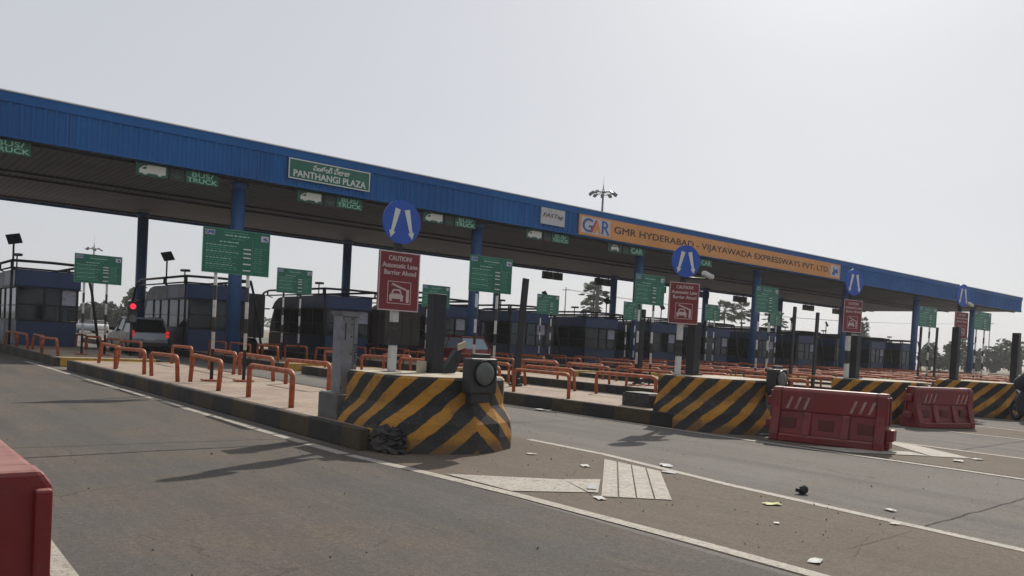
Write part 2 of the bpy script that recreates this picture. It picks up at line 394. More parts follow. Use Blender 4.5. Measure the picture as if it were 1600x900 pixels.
def text(name, body, k, parent, x0, x1, y, z0, z1, bold=.0, thick=.004, keep=False):
    """flat lettering on a board facing -Y, fitted to a box"""
    cu = bpy.data.curves.new(name, 'FONT'); cu.body = body; cu.extrude = .5; cu.offset = bold; cu.resolution_u = 3
    bold_mm = bold; cu.offset = 0
    cu.align_x = 'CENTER'; cu.space_line = .92
    t = bpy.data.objects.new('tmp', cu); COL.objects.link(t)
    dg = bpy.context.evaluated_depsgraph_get(); dg.update()
    me = bpy.data.meshes.new_from_object(t.evaluated_get(dg)); bpy.data.objects.remove(t)
    if not me.vertices: return None
    xs = [v.co.x for v in me.vertices]; ys = [v.co.y for v in me.vertices]
    ax, bx, ay, by = min(xs), max(xs), min(ys), max(ys)
    for v in me.vertices:
        u = (v.co.x - ax) / (bx - ax); w = (v.co.y - ay) / (by - ay)
        v.co = Vector((x0 + u * (x1 - x0), y - thick if v.co.z > 0 else y - .0005, z0 + w * (z1 - z0)))
    if bold_mm:
        import bmesh
        bm = bmesh.new(); bm.from_mesh(me); n0 = len(bm.verts); w_ = min(.06 * (z1 - z0) + .002, .045)
        r_ = bmesh.ops.duplicate(bm, geom=bm.verts[:] + bm.edges[:] + bm.faces[:])
        for v in [g for g in r_['geom'] if isinstance(g, bmesh.types.BMVert)]: v.co.x += w_; v.co.y -= .0012
        r2_ = bmesh.ops.duplicate(bm, geom=list(bm.faces)[:len(me.polygons)])
        for v in [g for g in r2_['geom'] if isinstance(g, bmesh.types.BMVert)]: v.co.z += w_ * .6; v.co.y -= .0021
        bm.to_mesh(me); bm.free()
    me.materials.clear(); me.materials.append(M[k]); me.name = name
    o = bpy.data.objects.new(name, me); COL.objects.link(o); o.parent = parent
    return o

ORD = ['first', 'second', 'third', 'fourth', 'fifth', 'sixth', 'seventh', 'eighth', 'ninth', 'tenth', 'eleventh', 'twelfth', 'thirteenth', 'fourteenth']
CEN = [6.95, 14.5, 21.5, 28.4] + [35.2 + 6.8 * i for i in range(9)]
HALF = 1.62
KZ = .30

# ------------------------------------------------------------------ ground, road, markings
b = MB(); b.poly([(-1500, -300, 0), (1800, -300, 0), (1800, 1800, 0), (-1500, 1800, 0)], 'ground')
tag(b.build('ground'), kind='structure', label='dry pale open ground reaching the horizon behind the toll plaza')
b = MB(); b.poly([(-40, -60, .004), (112, -60, .004), (112, 140, .004), (-40, 140, .004)], 'lane_conc')
tag(b.build('road'), kind='structure', label='grey concrete road of the toll lanes')
b = MB(); b.poly([(1.1, -12, .008), (5.2, -12, .008), (5.2, 110, .008), (1.1, 110, .008)], 'asphalt')
tag(b.build('asphalt_lane'), kind='structure', label='grey brown asphalt lane left of the first island')
b = MB()
b.poly([(5.35, -12, .008), (7.2, -12, .008), (7.9, 3, .008), (8.25, 6.6, .008), (8.58, 8.2, .008), (8.55, 10.5, .008), (5.2, 10.5, .008), (5.3, 7.6, .008)], 'gore')
for c, hw in zip(CEN[1:5], (1.5, 1.55, 1.6, 1.6)):
    b.poly([(c - hw + .1, -12, .008), (c + hw - .3, -12, .008), (c + hw, 9.8, .008), (c - hw, 9.8, .008)], 'gore')
b.poly([(-2.5, -6, .008), (1.1, -6, .008), (1.1, 12, .008), (-2.5, 12, .008)], 'gore')
tag(b.build('road_shoulder'), kind='structure', label='brown dusty paved gores in front of the islands')
b = MB()
def strip(pts, w, z=.012, gap=None):
    for (x0, y0), (x1, y1) in zip(pts, pts[1:]):
        d = Vector((x1 - x0, y1 - y0)).normalized(); n = Vector((-d.y, d.x)) * w / 2
        b.poly([(x0 + n.x, y0 + n.y, z), (x0 - n.x, y0 - n.y, z), (x1 - n.x, y1 - n.y, z), (x1 + n.x, y1 + n.y, z)], 'mark')
strip([(5.40, -10), (5.40, 4.0), (5.33, 6.2), (5.20, 7.8), (5.03, 9.2)], .15)
y = 9.3
while y < 31:           # painted blocks along the kerb
    l = random.uniform(.9, 1.3); strip([(5.02 - random.uniform(0, .03), y), (5.0, y + l)], .17); y += l + random.uniform(.03, .14)
strip([(7.2, -10), (7.82, 2.5), (8.1, 5.6), (8.52, 8.1), (8.55, 9.8)], .14)
strip([(12.80, -10), (12.85, 5), (12.66, 9.2), (12.7, 30)], .15)
strip([(15.6, -10), (15.78, 5), (15.82, 7.2), (15.9, 9.6)], .14)
strip([(20.5, -10), (20.2, 4), (19.9, 9.6)], .15)
strip([(22.6, 2), (22.9, 9.8)], .15)
for c in CEN[3:6]:
    strip([(c - 1.6, 0), (c - 1.6, 9.8)], .15); strip([(c + 1.5, 0), (c + 1.6, 9.8)], .15)
strip([(1.06, -6), (1.05, 5.3), (1.10, 7.2)], .20)
# chevron in the first gore: left arm, then four strips of the right arm
def quad(p, z=.016): b.poly([(x, y, z) for x, y in p], 'mark')
quad([(5.36, 7.55), (6.42, 6.72), (6.10, 6.02), (5.40, 6.42)])
P0, P1, Q0, Q1 = Vector((6.08, 5.80)), Vector((8.15, 7.75)), Vector((6.66, 5.33)), Vector((8.08, 6.68))
for i in range(4):
    t0, t1 = i / 4 + .012, (i + 1) / 4 - .012
    quad([P0.lerp(Q0, t0), P1.lerp(Q1, t0), P1.lerp(Q1, t1), P0.lerp(Q0, t1)])
quad([(6.12, 6.02), (6.42, 6.72), (6.85, 6.55), (6.2, 5.95)], .0185)
quad([(14.15, 5.95), (14.65, 5.5), (15.68, 6.9), (15.68, 7.6)])
quad([(12.95, 7.7), (12.95, 6.8), (14.13, 5.97), (14.35, 6.4)], .0185)
quad([(26.9, 8.2), (27.0, 8.9), (28.4, 7.6), (28.3, 7.0)])
tag(b.build('road_marking'), kind='structure', label='worn white edge lines and chevrons painted on the road')
b = MB()
def joint(pts, w=.025, k='black', z=.0125):
    for (x0, y0), (x1, y1) in zip(pts, pts[1:]):
        b.poly([(x0, y0, z), (x1, y1, z), (x1, y1 + w, z), (x0, y0 + w, z)], k)
def wob(x0, y0, x1, y1, n=14, a=.02):
    return [(x0 + (x1 - x0) * i / n, y0 + (y1 - y0) * i / n + random.uniform(-a, a)) for i in range(n + 1)]
joint(wob(1.2, 10.1, 4.92, 10.36), .03); joint(wob(1.2, 10.95, 4.9, 10.9), .014)
joint(wob(8.0, 3.38, 12.7, 3.6, 30, .015), .014, 'trash_dark'); joint(wob(6.4, 3.3, 7.7, 3.36), .005, 'trash_dark'); joint(wob(8.7, 11.9, 12.6, 12.1), .02, 'trash_dark')
joint(wob(15.9, 6.2, 20.1, 6.4), .02, 'trash_dark')
tag(b.build('slab_joint'), kind='structure', label='dark cracked joints across the lane slabs')

# ------------------------------------------------------------------ islands
def island(k, c):
    o = thing('traffic_island', (c, 0, 0), 'raised paved island with painted kerb, %s island from the left' % ORD[k], 'island')
    del o['category']; o['kind'] = 'structure'
    y0 = 9.5 if k == 0 else 10.45
    for a, e, tp in ((y0, 27.4, 3.2), (29.2, 62, 0)):
        kb = MB(); w = .16; H_ = HALF; xr = -H_ + 1.3 if tp else H_
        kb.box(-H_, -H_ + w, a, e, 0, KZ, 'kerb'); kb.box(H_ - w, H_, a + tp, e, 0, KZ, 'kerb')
        kb.box(-H_ + w, H_ - w, e - w, e, 0, KZ, 'kerb_yellow')
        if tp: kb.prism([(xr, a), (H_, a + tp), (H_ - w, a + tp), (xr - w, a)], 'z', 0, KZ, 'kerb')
        kb.box(-H_ + w, xr - w, a, a + w, 0, KZ, 'kerb_yellow')
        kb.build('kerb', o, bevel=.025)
        pv = MB(); pv.prism([(-H_ + w, a + w), (xr - w, a + w), (H_ - w, a + tp + w), (H_ - w, e - w), (-H_ + w, e - w)], 'z', 0, KZ - .012, 'paver'); pv.build('paving', o)
for k, c in enumerate(CEN): island(k, c)

# ------------------------------------------------------------------ guard rails
def rail_mesh():
    mb = MB(); L = 2.05; h = .58; r = .046; q = .12
    path = [(0, 0, 0), (0, 0, h - q)] + [(0, q - q * math.cos(t), h - q + q * math.sin(t)) for t in (R(30), R(60))] + [(0, q, h)]
    path += [(0, L - q, h)] + [(0, L - q + q * math.sin(t), h - q + q * math.cos(t)) for t in (R(30), R(60))] + [(0, L, h - q), (0, L, 0)]
    mb.tube(path, r, 'rail', 10)
    return mb
first_rail = None
def rail(x, y, k, row, j, seg):
    global first_rail
    lab = 'orange hoop rail, %s %s in %s row of %s island' % (ORD[j], 'near' if seg == 0 else 'by the booth', row, ORD[k])
    if first_rail is None:
        first_rail = rail_mesh().build('guard_rail'); o = first_rail
    else:
        o = first_rail.copy(); COL.objects.link(o)
    o.location = (x, y, KZ - .014); o.rotation_euler = (R(random.uniform(-1, 1)), R(random.gauss(0, 3)), R(random.gauss(0, 2.5))); o.scale = (1, random.uniform(.96, 1.03), random.uniform(.97, 1.02))
    tag(o, lab, 'guard rail', 'orange hoop guard rails on the islands')
for k, c in enumerate(CEN):
    LY = [12.5, 15.95, 18.45, 21.0, 23.6] if k == 0 else [13.9, 16.6, 19.3, 21.9, 24.5]
    RY = [16.0, 18.9, 21.5, 24.9] if k == 0 else [13.3, 16.2, 19.1, 21.9, 24.6]
    xl = c - 1.22 if k == 0 else c - 1.2
    for j, y in enumerate(LY): rail(xl + .05 * (j > 0), y, k, 'left', j, 0)
    for j, y in enumerate(RY): rail(c + 1.22, y, k, 'right', j, 0)
    for j, y in enumerate([30.2, 33.0, 35.8] if k else [30.4, 33.2, 36.0, 38.6]):
        rail(c - 1.3, y, k, 'left', j, 1)
        if k < 11: rail(c + 1.25, y, k, 'right', j, 1)

# ------------------------------------------------------------------ striped crash blocks
def crash_block(name, cx, w, y0, yb, h, label):
    o = thing(name, (cx, 0, 0), label, 'crash block', 0, 'yellow and black striped crash blocks')
    half = [(-w, yb), (-w, (yb + y0 + .8) / 2), (-w, y0 + .72), (-.93 * w, y0 + .48), (-.74 * w, y0 + .27), (-.42 * w, y0 + .10), (0, y0)]
    plan = half + [(-x, y) for x, y in half[:-1]][::-1]
    s = []; acc = 0; mid = len(half) - 1
    arc = [0] * len(plan)
    for i in range(mid - 1, -1, -1): arc[i] = arc[i + 1] + math.dist(plan[i], plan[i + 1])
    for i in range(mid + 1, len(plan)): arc[i] = arc[i - 1] + math.dist(plan[i], plan[i - 1])
    lev = [(0, .15), (.20, .15), (.40, .12), (.60, .015), (.64, 0), (h - .03, 0), (h, -.03)]
    mb = MB(); uv = []
    cy = (y0 + yb) / 2 + .3; n = len(plan)
    for z, out in lev:
        for i, (x, y) in enumerate(plan):
            d = Vector((x, (y - cy) * .8)); d = d.normalized() if d.length else d
            yy = y + d.y * out if i not in (0, n - 1) else y
            mb.v.append(Vector((x + d.x * out, yy, z))); uv.append((arc[i], z))
    mb.m('stripe')
    for l in range(len(lev) - 1):
        for i in range(n - 1):
            a = l * n + i; mb.f.append([a, a + 1, a + n + 1, a + n]); mb.mi.append(0); mb.smooth.append(False)
        mb.f.append([l * n + n - 1, l * n, l * n + n, l * n + 2 * n - 1]); mb.mi.append(0); mb.smooth.append(False)
    mb.uv = uv
    mb.build('striped_face', o)
    cap = MB(); top = [(mb.v[(len(lev) - 1) * n + i].x, mb.v[(len(lev) - 1) * n + i].y) for i in range(n)]
    cap.prism(top, 'z', h - .02, h + .006, 'cream'); cap.build('top_slab', o)
    return o
blocks = [crash_block('crash_block', 6.70, 1.0, 8.88, 10.6, 1.02, 'striped yellow and black concrete crash block, nearest one, with a crumbling dark left corner'),
          crash_block('crash_block', 14.02, .97, 9.1, 11.0, 1.05, 'striped crash block just left of the long red water barrier'),
          crash_block('crash_block', 21.35, 1.25, 9.3, 11.1, 1.06, 'striped crash block between the two red water barriers'),
          crash_block('crash_block', 28.35, 1.3, 9.2, 11.4, 1.08, 'striped crash block at the right edge behind the motorcycle')]
# broken corner of the nearest block
mb = MB(); rn = random.Random(4); nu, nv = 30, 16; vs = []
for i in range(nv + 1):
    t = i / nv
    for j_ in range(nu):
        a = 2 * math.pi * j_ / nu; rr_ = (1 - t ** 5) ** .5 * (1 + rn.uniform(-.16, .16)) * (.96 + .04 * (i % 2)) + .01
        vs.append((-1.02 + .20 * rr_ * math.cos(a), 9.50 + .46 * rr_ * math.sin(a), .38 * t + rn.uniform(-.03, .03)))
mb.add(vs, [(i * nu + j_, i * nu + (j_ + 1) % nu, (i + 1) * nu + (j_ + 1) % nu, (i + 1) * nu + j_) for i in range(nv) for j_ in range(nu)], 'rubble')
mb.build('broken_corner', blocks[0])

# ------------------------------------------------------------------ beacons on block noses
def beacon(loc, label):
    o = thing('warning_lamp', loc, label, 'warning lamp', 0, 'round warning lamps on the block noses')
    m1 = MB(); m1.box(-.23, .23, -.10, .10, .12, .60, 'black', bev=.03); m1.box(-.17, .12, -.06, .08, .0, .13, 'black', bev=.01); m1.box(-.14, .14, -.04, .04, .6, .66, 'black', bev=.01)
    m1.tube([(0, -.09, .40), (0, -.125, .40)], [.180, .175], 'black', 28, False); m1.build('housing', o)
    m2 = MB(); m2.tube([(0, -.105, .40), (0, -.128, .40), (0, -.14, .40)], [.165, .15, .08], 'lens', 28); m2.build('lens', o)
    m3 = MB(); m3.box(-.05, .05, .1, .3, .2, .28, 'dark_metal'); m3.build('bracket', o)
    return o
beacon((6.66, 8.70, .71), 'round grey lens warning lamp in black box on the nearest striped block')
beacon((14.15, 8.95, .70), 'black warning lamp on the striped block left of the long red barrier')

# ------------------------------------------------------------------ keep-side and caution signs
def caution(loc, rz, w, label, foot, top, disc_r, dz):
    """blue disc over a dark red board on one post; local origin at the foot"""
    o = thing('caution_sign', loc, label, 'road sign', rz, 'red caution signs below blue arrow discs')
    p = MB(); p.box(-.05, .05, .04, .14, 0, dz - foot + .1, 'band', bev=.008); p.box(-.12, .12, 0, .2, 0, .012, 'dark_metal'); p.build('post', o)
    h = .85; zc = top - foot; x0, x1 = -w / 2, w / 2; z0, z1 = zc - h, zc
    m_ = MB(); m_.box(x0, x1, 0, .03, z0, z1, 'red_sign'); m_.box(x0 + .02, x1 - .02, .031, .035, z0 + .02, z1 - .02, 'sign_back')
    bd = m_.build('board', o)
    e = MB(); t = .016; q = -.004
    for a in ((x0, x1, z0, z0 + t), (x0, x1, z1 - t, z1), (x0, x0 + t, z0 + t, z1 - t), (x1 - t, x1, z0 + t, z1 - t)): e.box(a[0], a[1], q, -.0005, a[2], a[3], 'pink_white')
    i0, i1, j0, j1 = x0 + w * .22, x1 - w * .2, z0 + h * .12, z0 + h * .50; t = .010
    for a in ((i0, i1, j0, j0 + t), (i0, i1, j1 - t, j1), (i0, i0 + t, j0 + t, j1 - t), (i1 - t, i1, j0 + t, j1 - t)): e.box(a[0], a[1], q, -.0005, a[2], a[3], 'pink_white')
    e.build('border', bd)
    g = MB(); W = i1 - i0; H = j1 - j0
    def pg(pts): g.prism([(i0 + W * a, j0 + H * c) for a, c in pts], 'y', q, -.0005, 'pink_white')
    pg([(.10, .12), (.20, .12), (.20, .22), (.56, .22), (.56, .12), (.66, .12), (.68, .36), (.60, .45), (.16, .45), (.08, .36)])
    pg([(.16, .47), (.24, .47), (.28, .58), (.50, .58), (.54, .47), (.61, .47), (.54, .65), (.24, .65)])
    pg([(.80, .08), (.92, .08), (.92, .66), (.80, .66)])
    pg([(.80, .60), (.80, .68), (.20, .92), (.16, .84)])
    g.build('pictogram', bd)
    text('lettering', 'CAUTION!', 'pink_white', bd, x0 + w * .22, x1 - w * .22, 0, z0 + h * .845, z0 + h * .925, .012)
    text('lettering', 'Automatic Lane', 'pink_white', bd, x0 + w * .07, x1 - w * .07, 0, z0 + h * .725, z0 + h * .805, .012)
    text('lettering', 'Barrier Ahead', 'pink_white', bd, x0 + w * .12, x1 - w * .10, 0, z0 + h * .605, z0 + h * .685, .012)
    c = dz - foot; d = MB()
    d.tube([(0, .0, c), (0, .025, c)], disc_r, 'blue_sign', 40)
    dd = d.build('disc', o)
    a = MB(); r_ = disc_r
    for sgn in (-1, 1):
        tx, ty, bx, by = sgn * .24 * r_, .58 * r_, sgn * .50 * r_, -.45 * r_
        D = Vector((bx - tx, by - ty)).normalized(); n = Vector((-D.y, D.x)); T = Vector((tx, ty)); B = Vector((bx, by)); tip = B + D * .30 * r_
        pts = [T + n * .14 * r_, T - n * .14 * r_, B - n * .075 * r_, B - n * .17 * r_, tip, B + n * .17 * r_, B + n * .075 * r_]
        a.prism([(p_.x, p_.y + c) for p_ in pts], 'y', -.004, -.0005, 'white2')
    a.build('arrow', dd)
    return o
caution((6.22, 10.15, 1.02), 0, .68, 'red caution board and blue arrow disc on the nearest striped block', 1.02, 2.76, .315, 3.19)
caution((13.42, 10.75, 1.05), R(-20), .70, 'red caution board and blue arrow disc in front of the orange board, turned left', 1.05, 2.96, .33, 3.40)
caution((20.6, 10.9, 1.06), R(-10), .72, 'red caution board with blue disc right of the orange board end', 1.06, 3.13, .35, 3.60)
caution((27.7, 11.0, 1.08), R(-8), .72, 'small red caution board with blue disc near the right end of the canopy', 1.08, 3.27, .36, 3.80)

# ------------------------------------------------------------------ lane barrier machines (dark posts behind the blocks)
def machine(loc, hgt, lean, label, brace=True):
    o = thing('barrier_post', loc, label, 'barrier post', 0, 'dark barrier posts behind the striped blocks')
    p = MB(); p.box(-.11, .11, -.1, .1, 0, hgt, 'dark_metal', Matrix.Rotation(lean, 4, 'Y'), bev=.012); p.box(-.16, .16, -.16, .16, 0, .03, 'dark_metal'); p.build('post', o)
    if brace:
        q = MB(); q.prism([(.12, .0), (.36, .0), (.50, .28), (.38, .36)], 'y', -.05, .06, 'dark_metal'); q.build('brace', o)
        r_ = MB(); r_.box(-.075, .075, -.012, .012, -.055, .055, 'cream', Matrix.Translation((.42, -.1, .42)) @ Matrix.Rotation(R(-20), 4, 'Y') @ Matrix.Rotation(R(25), 4, 'X')); r_.build('plate', o)
    return o
machine((6.93, 10.2, 1.03), 1.18, 0, 'thick dark post with slanted brace and small plate on the nearest block')
machine((13.95, 10.85, 1.06), 1.12, 0, 'thick dark post right behind the turned red caution board', False)
machine((20.95, 10.95, 1.07), 1.15, 0, 'thick dark post beside the third red caution board', False)
machine((27.25, 10.95, 1.09), 1.68, 0, 'thick dark post left of the small right-hand caution board', False)
machine((29.35, 9.95, 1.09), 1.62, 0, 'thick dark post at the right edge of the photo beside the rider', False)

o = thing('control_cabinet', (5.82, 10.95, KZ), 'tall grey steel cabinet on a dark concrete base left of the nearest striped block', 'cabinet')
m_ = MB(); m_.box(-.125, .14, -.14, .14, .36, 1.50, 'grey_steel', bev=.012); m_.prism([(-.125, 1.5), (.14, 1.5), (.155, 1.57), (-.165, 1.57)], 'y', -.17, .16, 'grey_steel'); bd = m_.build('body', o)
d = MB()
for x in (-.11, .03):
    for z in (.45, .70, .95, 1.2, 1.38, 1.46): 
        if (x < 0 and z not in (.45, 1.46)): continue
        d.tube([(x, -.143, z), (x, -.150, z)], .012, 'black', 10)
d.box(-.075, -.06, -.146, -.1405, 1.15, 1.40, 'black'); d.build('bolt', bd)
ln = MB(); ln.box(.065, .069, -.1445, -.1405, .38, 1.5, 'black'); ln.build('door_seam', bd)
tx = text('lettering', 'DYNAC', 'black', bd, 0, .30, 0, 0, .045, .01)
tx.rotation_euler = (0, R(90), 0); tx.location = (.082, -.1405, 1.10)
m_ = MB(); m_.box(-.24, .37, -.30, .30, -.02, .36, 'concrete', bev=.02); m_.build('base', o)
m_ = MB(); m_.box(-.24, .24, -.23, .22, .352, .375, 'grey_steel'); m_.build('flange', o)

o = thing('junction_box', (6.72, 10.22, 1.027), 'small pale box on the nearest striped block beside the thick post', 'junction box'); m_ = MB(); m_.box(-.06, .06, -.05, .05, 0, .17, 'cream', bev=.008); m_.build('body', o)
# dark concrete plinths of the booms beside the other islands
for i, (x, y, sx, lab) in enumerate([(13.75, 11.9, .55, 'dark equipment plinth at the front left of the second island'), (20.2, 12.3, .6, 'dark equipment plinth on the third island behind the long barrier'), (27.2, 12.6, .6, 'dark equipment plinth on the fourth island behind the short barrier')]):
    o = thing('plinth', (x, y, KZ - .02), lab, 'plinth'); m_ = MB(); m_.box(-.30, .30, -.35, .45, 0, .28, 'rubble', bev=.03); m_.build('base', o)
    m_ = MB(); m_.box(-.27, .27, -.3, .4, .282, .31, 'dark_metal', bev=.005); m_.build('cover', o)

def boom(loc, h, lean, label, w=.075):
    o = thing('boom_barrier', loc, label, 'boom barrier', 0, 'raised boom barriers')
    p = MB(); p.box(-.13, .13, -.16, .16, 0, .06, 'dark_metal', bev=.01); p.box(-.09, .09, -.10, .10, .05, .22, 'dark_metal', bev=.015); p.build('base', o)
    a = MB(); a.box(-w, w, -.04, .04, .2, h, 'dark_metal', Matrix.Rotation(lean, 4, 'Y'), bev=.01); a.build('boom', o)
boom((15.0, 17.9, KZ), 3.1, R(3.5), 'tall dark raised boom leaning right, on the second island', .10)
boom((21.85, 19.3, KZ), 2.65, R(1.5), 'dark raised boom beside the third green tariff sign')
boom((21.60, 19.1, KZ), 2.3, 0, 'shorter dark upright just left of the boom by the third green sign')
boom((28.0, 16.2, KZ), 2.95, R(1), 'slim dark raised boom right of the fourth green sign')
boom((27.75, 17.0, KZ), 3.15, R(1), 'taller slim boom behind the one right of the fourth green sign')
boom((42.0, 18.6, KZ), 3.1, R(1), 'dark boom under the fifth green sign, left one of the pair')
boom((42.2, 17.9, KZ), 3.1, R(1), 'dark boom under the fifth green sign, right one of the pair')

# ------------------------------------------------------------------ green tariff signs
def tariff(w, h, label, loc, z0, group='green toll tariff signs'):
    """origin on the island, left foot side"""
    o = thing('tariff_sign', loc, label, 'tariff sign', R(random.uniform(-2, 2)), group)
    rnd = random.Random(3)
    for px in (w * .22, w * .70):
        p = MB(); p.tube([(px, .06, 0), (px, .06, z0 + h * .9)], .04, 'band_tall', 10); p.box(px - .2, px + .2, -.1, .22, 0, .03, 'rail'); p.build('post', o)
    bd = MB(); bd.box(0, w, 0, .025, z0, z0 + h, 'green', bev=.004); bd = bd.build('board', o)
    e = MB(); t = .014
    for a in ((0, w, z0, z0 + t), (0, w, z0 + h - t, z0 + h), (0, t, z0 + t, z0 + h - t), (w - t, w, z0 + t, z0 + h - t)): e.box(a[0], a[1], -.004, -.0005, a[2], a[3], 'mid_print')
    e.build('border', bd)
    p = MB(); q0, q1 = -.0025, -.0005
    def words(xa, xb, z, s_, k):
        x = xa
        while x < xb - .03:
            l = min(rnd.uniform(.03, .11), xb - x); p.box(x, x + l, q0, q1, z, z + s_, k); x += l + rnd.uniform(.012, .03)
    words(w * .30, w * .66, z0 + h * .92, h * .018, 'mid_print'); words(w * .32, w * .68, z0 + h * .85, h * .026, 'dim_white'); words(w * .42, w * .60, z0 + h * .78, h * .020, 'mid_print')
    words(w * .24, w * .52, z0 + h * .70, h * .024, 'dim_white')
    z = z0 + h * .62; i = 0
    while z > z0 + h * .05:
        words(w * .05, w * rnd.uniform(.40, .54), z, h * .016, 'mid_print' if i % 3 else 'dim_white')
        if i in (1, 3, 5, 8, 11): p.box(w * .60, w * .715, q0, q1, z, z + h * .028, 'white2')
        words(w * .76, w * rnd.uniform(.86, .95), z, h * .015, 'mid_print'); z -= h * .048; i += 1
    p.box(w * .735, w * .74, q0, q1, z0 + h * .04, z0 + h * .82, 'mid_print'); p.box(w * .86, w * .863, q0, q1, z0 + h * .04, z0 + h * .62, 'mid_print')
    p.build('printed_text', bd)
    g = MB(); g.box(w * .03, w * .17, q0, q1, z0 + h * .84, z0 + h * .95, 'board_white'); g.build('logo_patch', bd)
    text('logo_lettering', 'GMR', 'logo_blue', bd, w * .035, w * .165, -.003, z0 + h * .855, z0 + h * .935, .03)
    g = MB(); g.box(w * .86, w * .975, q0, q1, z0 + h * .80, z0 + h * .93, 'board_white')
    g.prism([(w * .88, z0 + h * .86), (w * .93, z0 + h * .90), (w * .965, z0 + h * .82), (w * .93, z0 + h * .82), (w * .91, z0 + h * .85)], 'y', -.006, q0 - .0005, 'logo_blue'); g.build('emblem', bd)
    return o
t0 = tariff(1.55, 1.02, 'large green tariff sign at left in front of the blue column', (6.28, 18.7, KZ), 2.47)
FR = [(13.76, 'green tariff sign right of the nearest red caution board', 2.65, 1), (20.72, 'green tariff sign under the CAR lane sign, left of the turned caution board', 2.78, .98),
      (27.76, 'green tariff sign below the middle of the orange board', 2.96, 1), (41.95, 'green tariff sign right of the third red caution board', 3.14, 1.3), (48.75, 'green tariff sign at the right end below the canopy', 3.33, 1.5)]
for x, lab, z, sx in FR:
    c = dup(t0, (x, 18.7, KZ + z - 2.47), 0, lab); c.scale = (sx, 1, 1)
    # posts keep reaching the island
    for ch in c.children:
        if ch.name.startswith('post'): ch.location.z = -(z - 2.47)
BK = [(6.35, 2.55, 'green tariff sign against the sky beside the leftmost booth'), (13.8, 2.78, 'small green tariff sign left of the grey cabinet'), (20.9, 2.70, 'small green tariff sign behind the thick dark post'),
      (28.0, 2.82, 'small green tariff sign right of the tall leaning boom'), (34.6, 2.9, 'small green tariff sign half hidden behind the third large one'),
      (42.1, 3.28, 'small green tariff sign in front of the palms'), (49.1, 3.36, 'small green tariff sign half behind the fourth large one')]
for x, z, lab in BK:
    c = dup(t0, (x, 32, KZ + z - 2.47), 0, lab)
    for ch in c.children:
        if ch.name.startswith('post'): ch.location.z = -(z - 2.47)

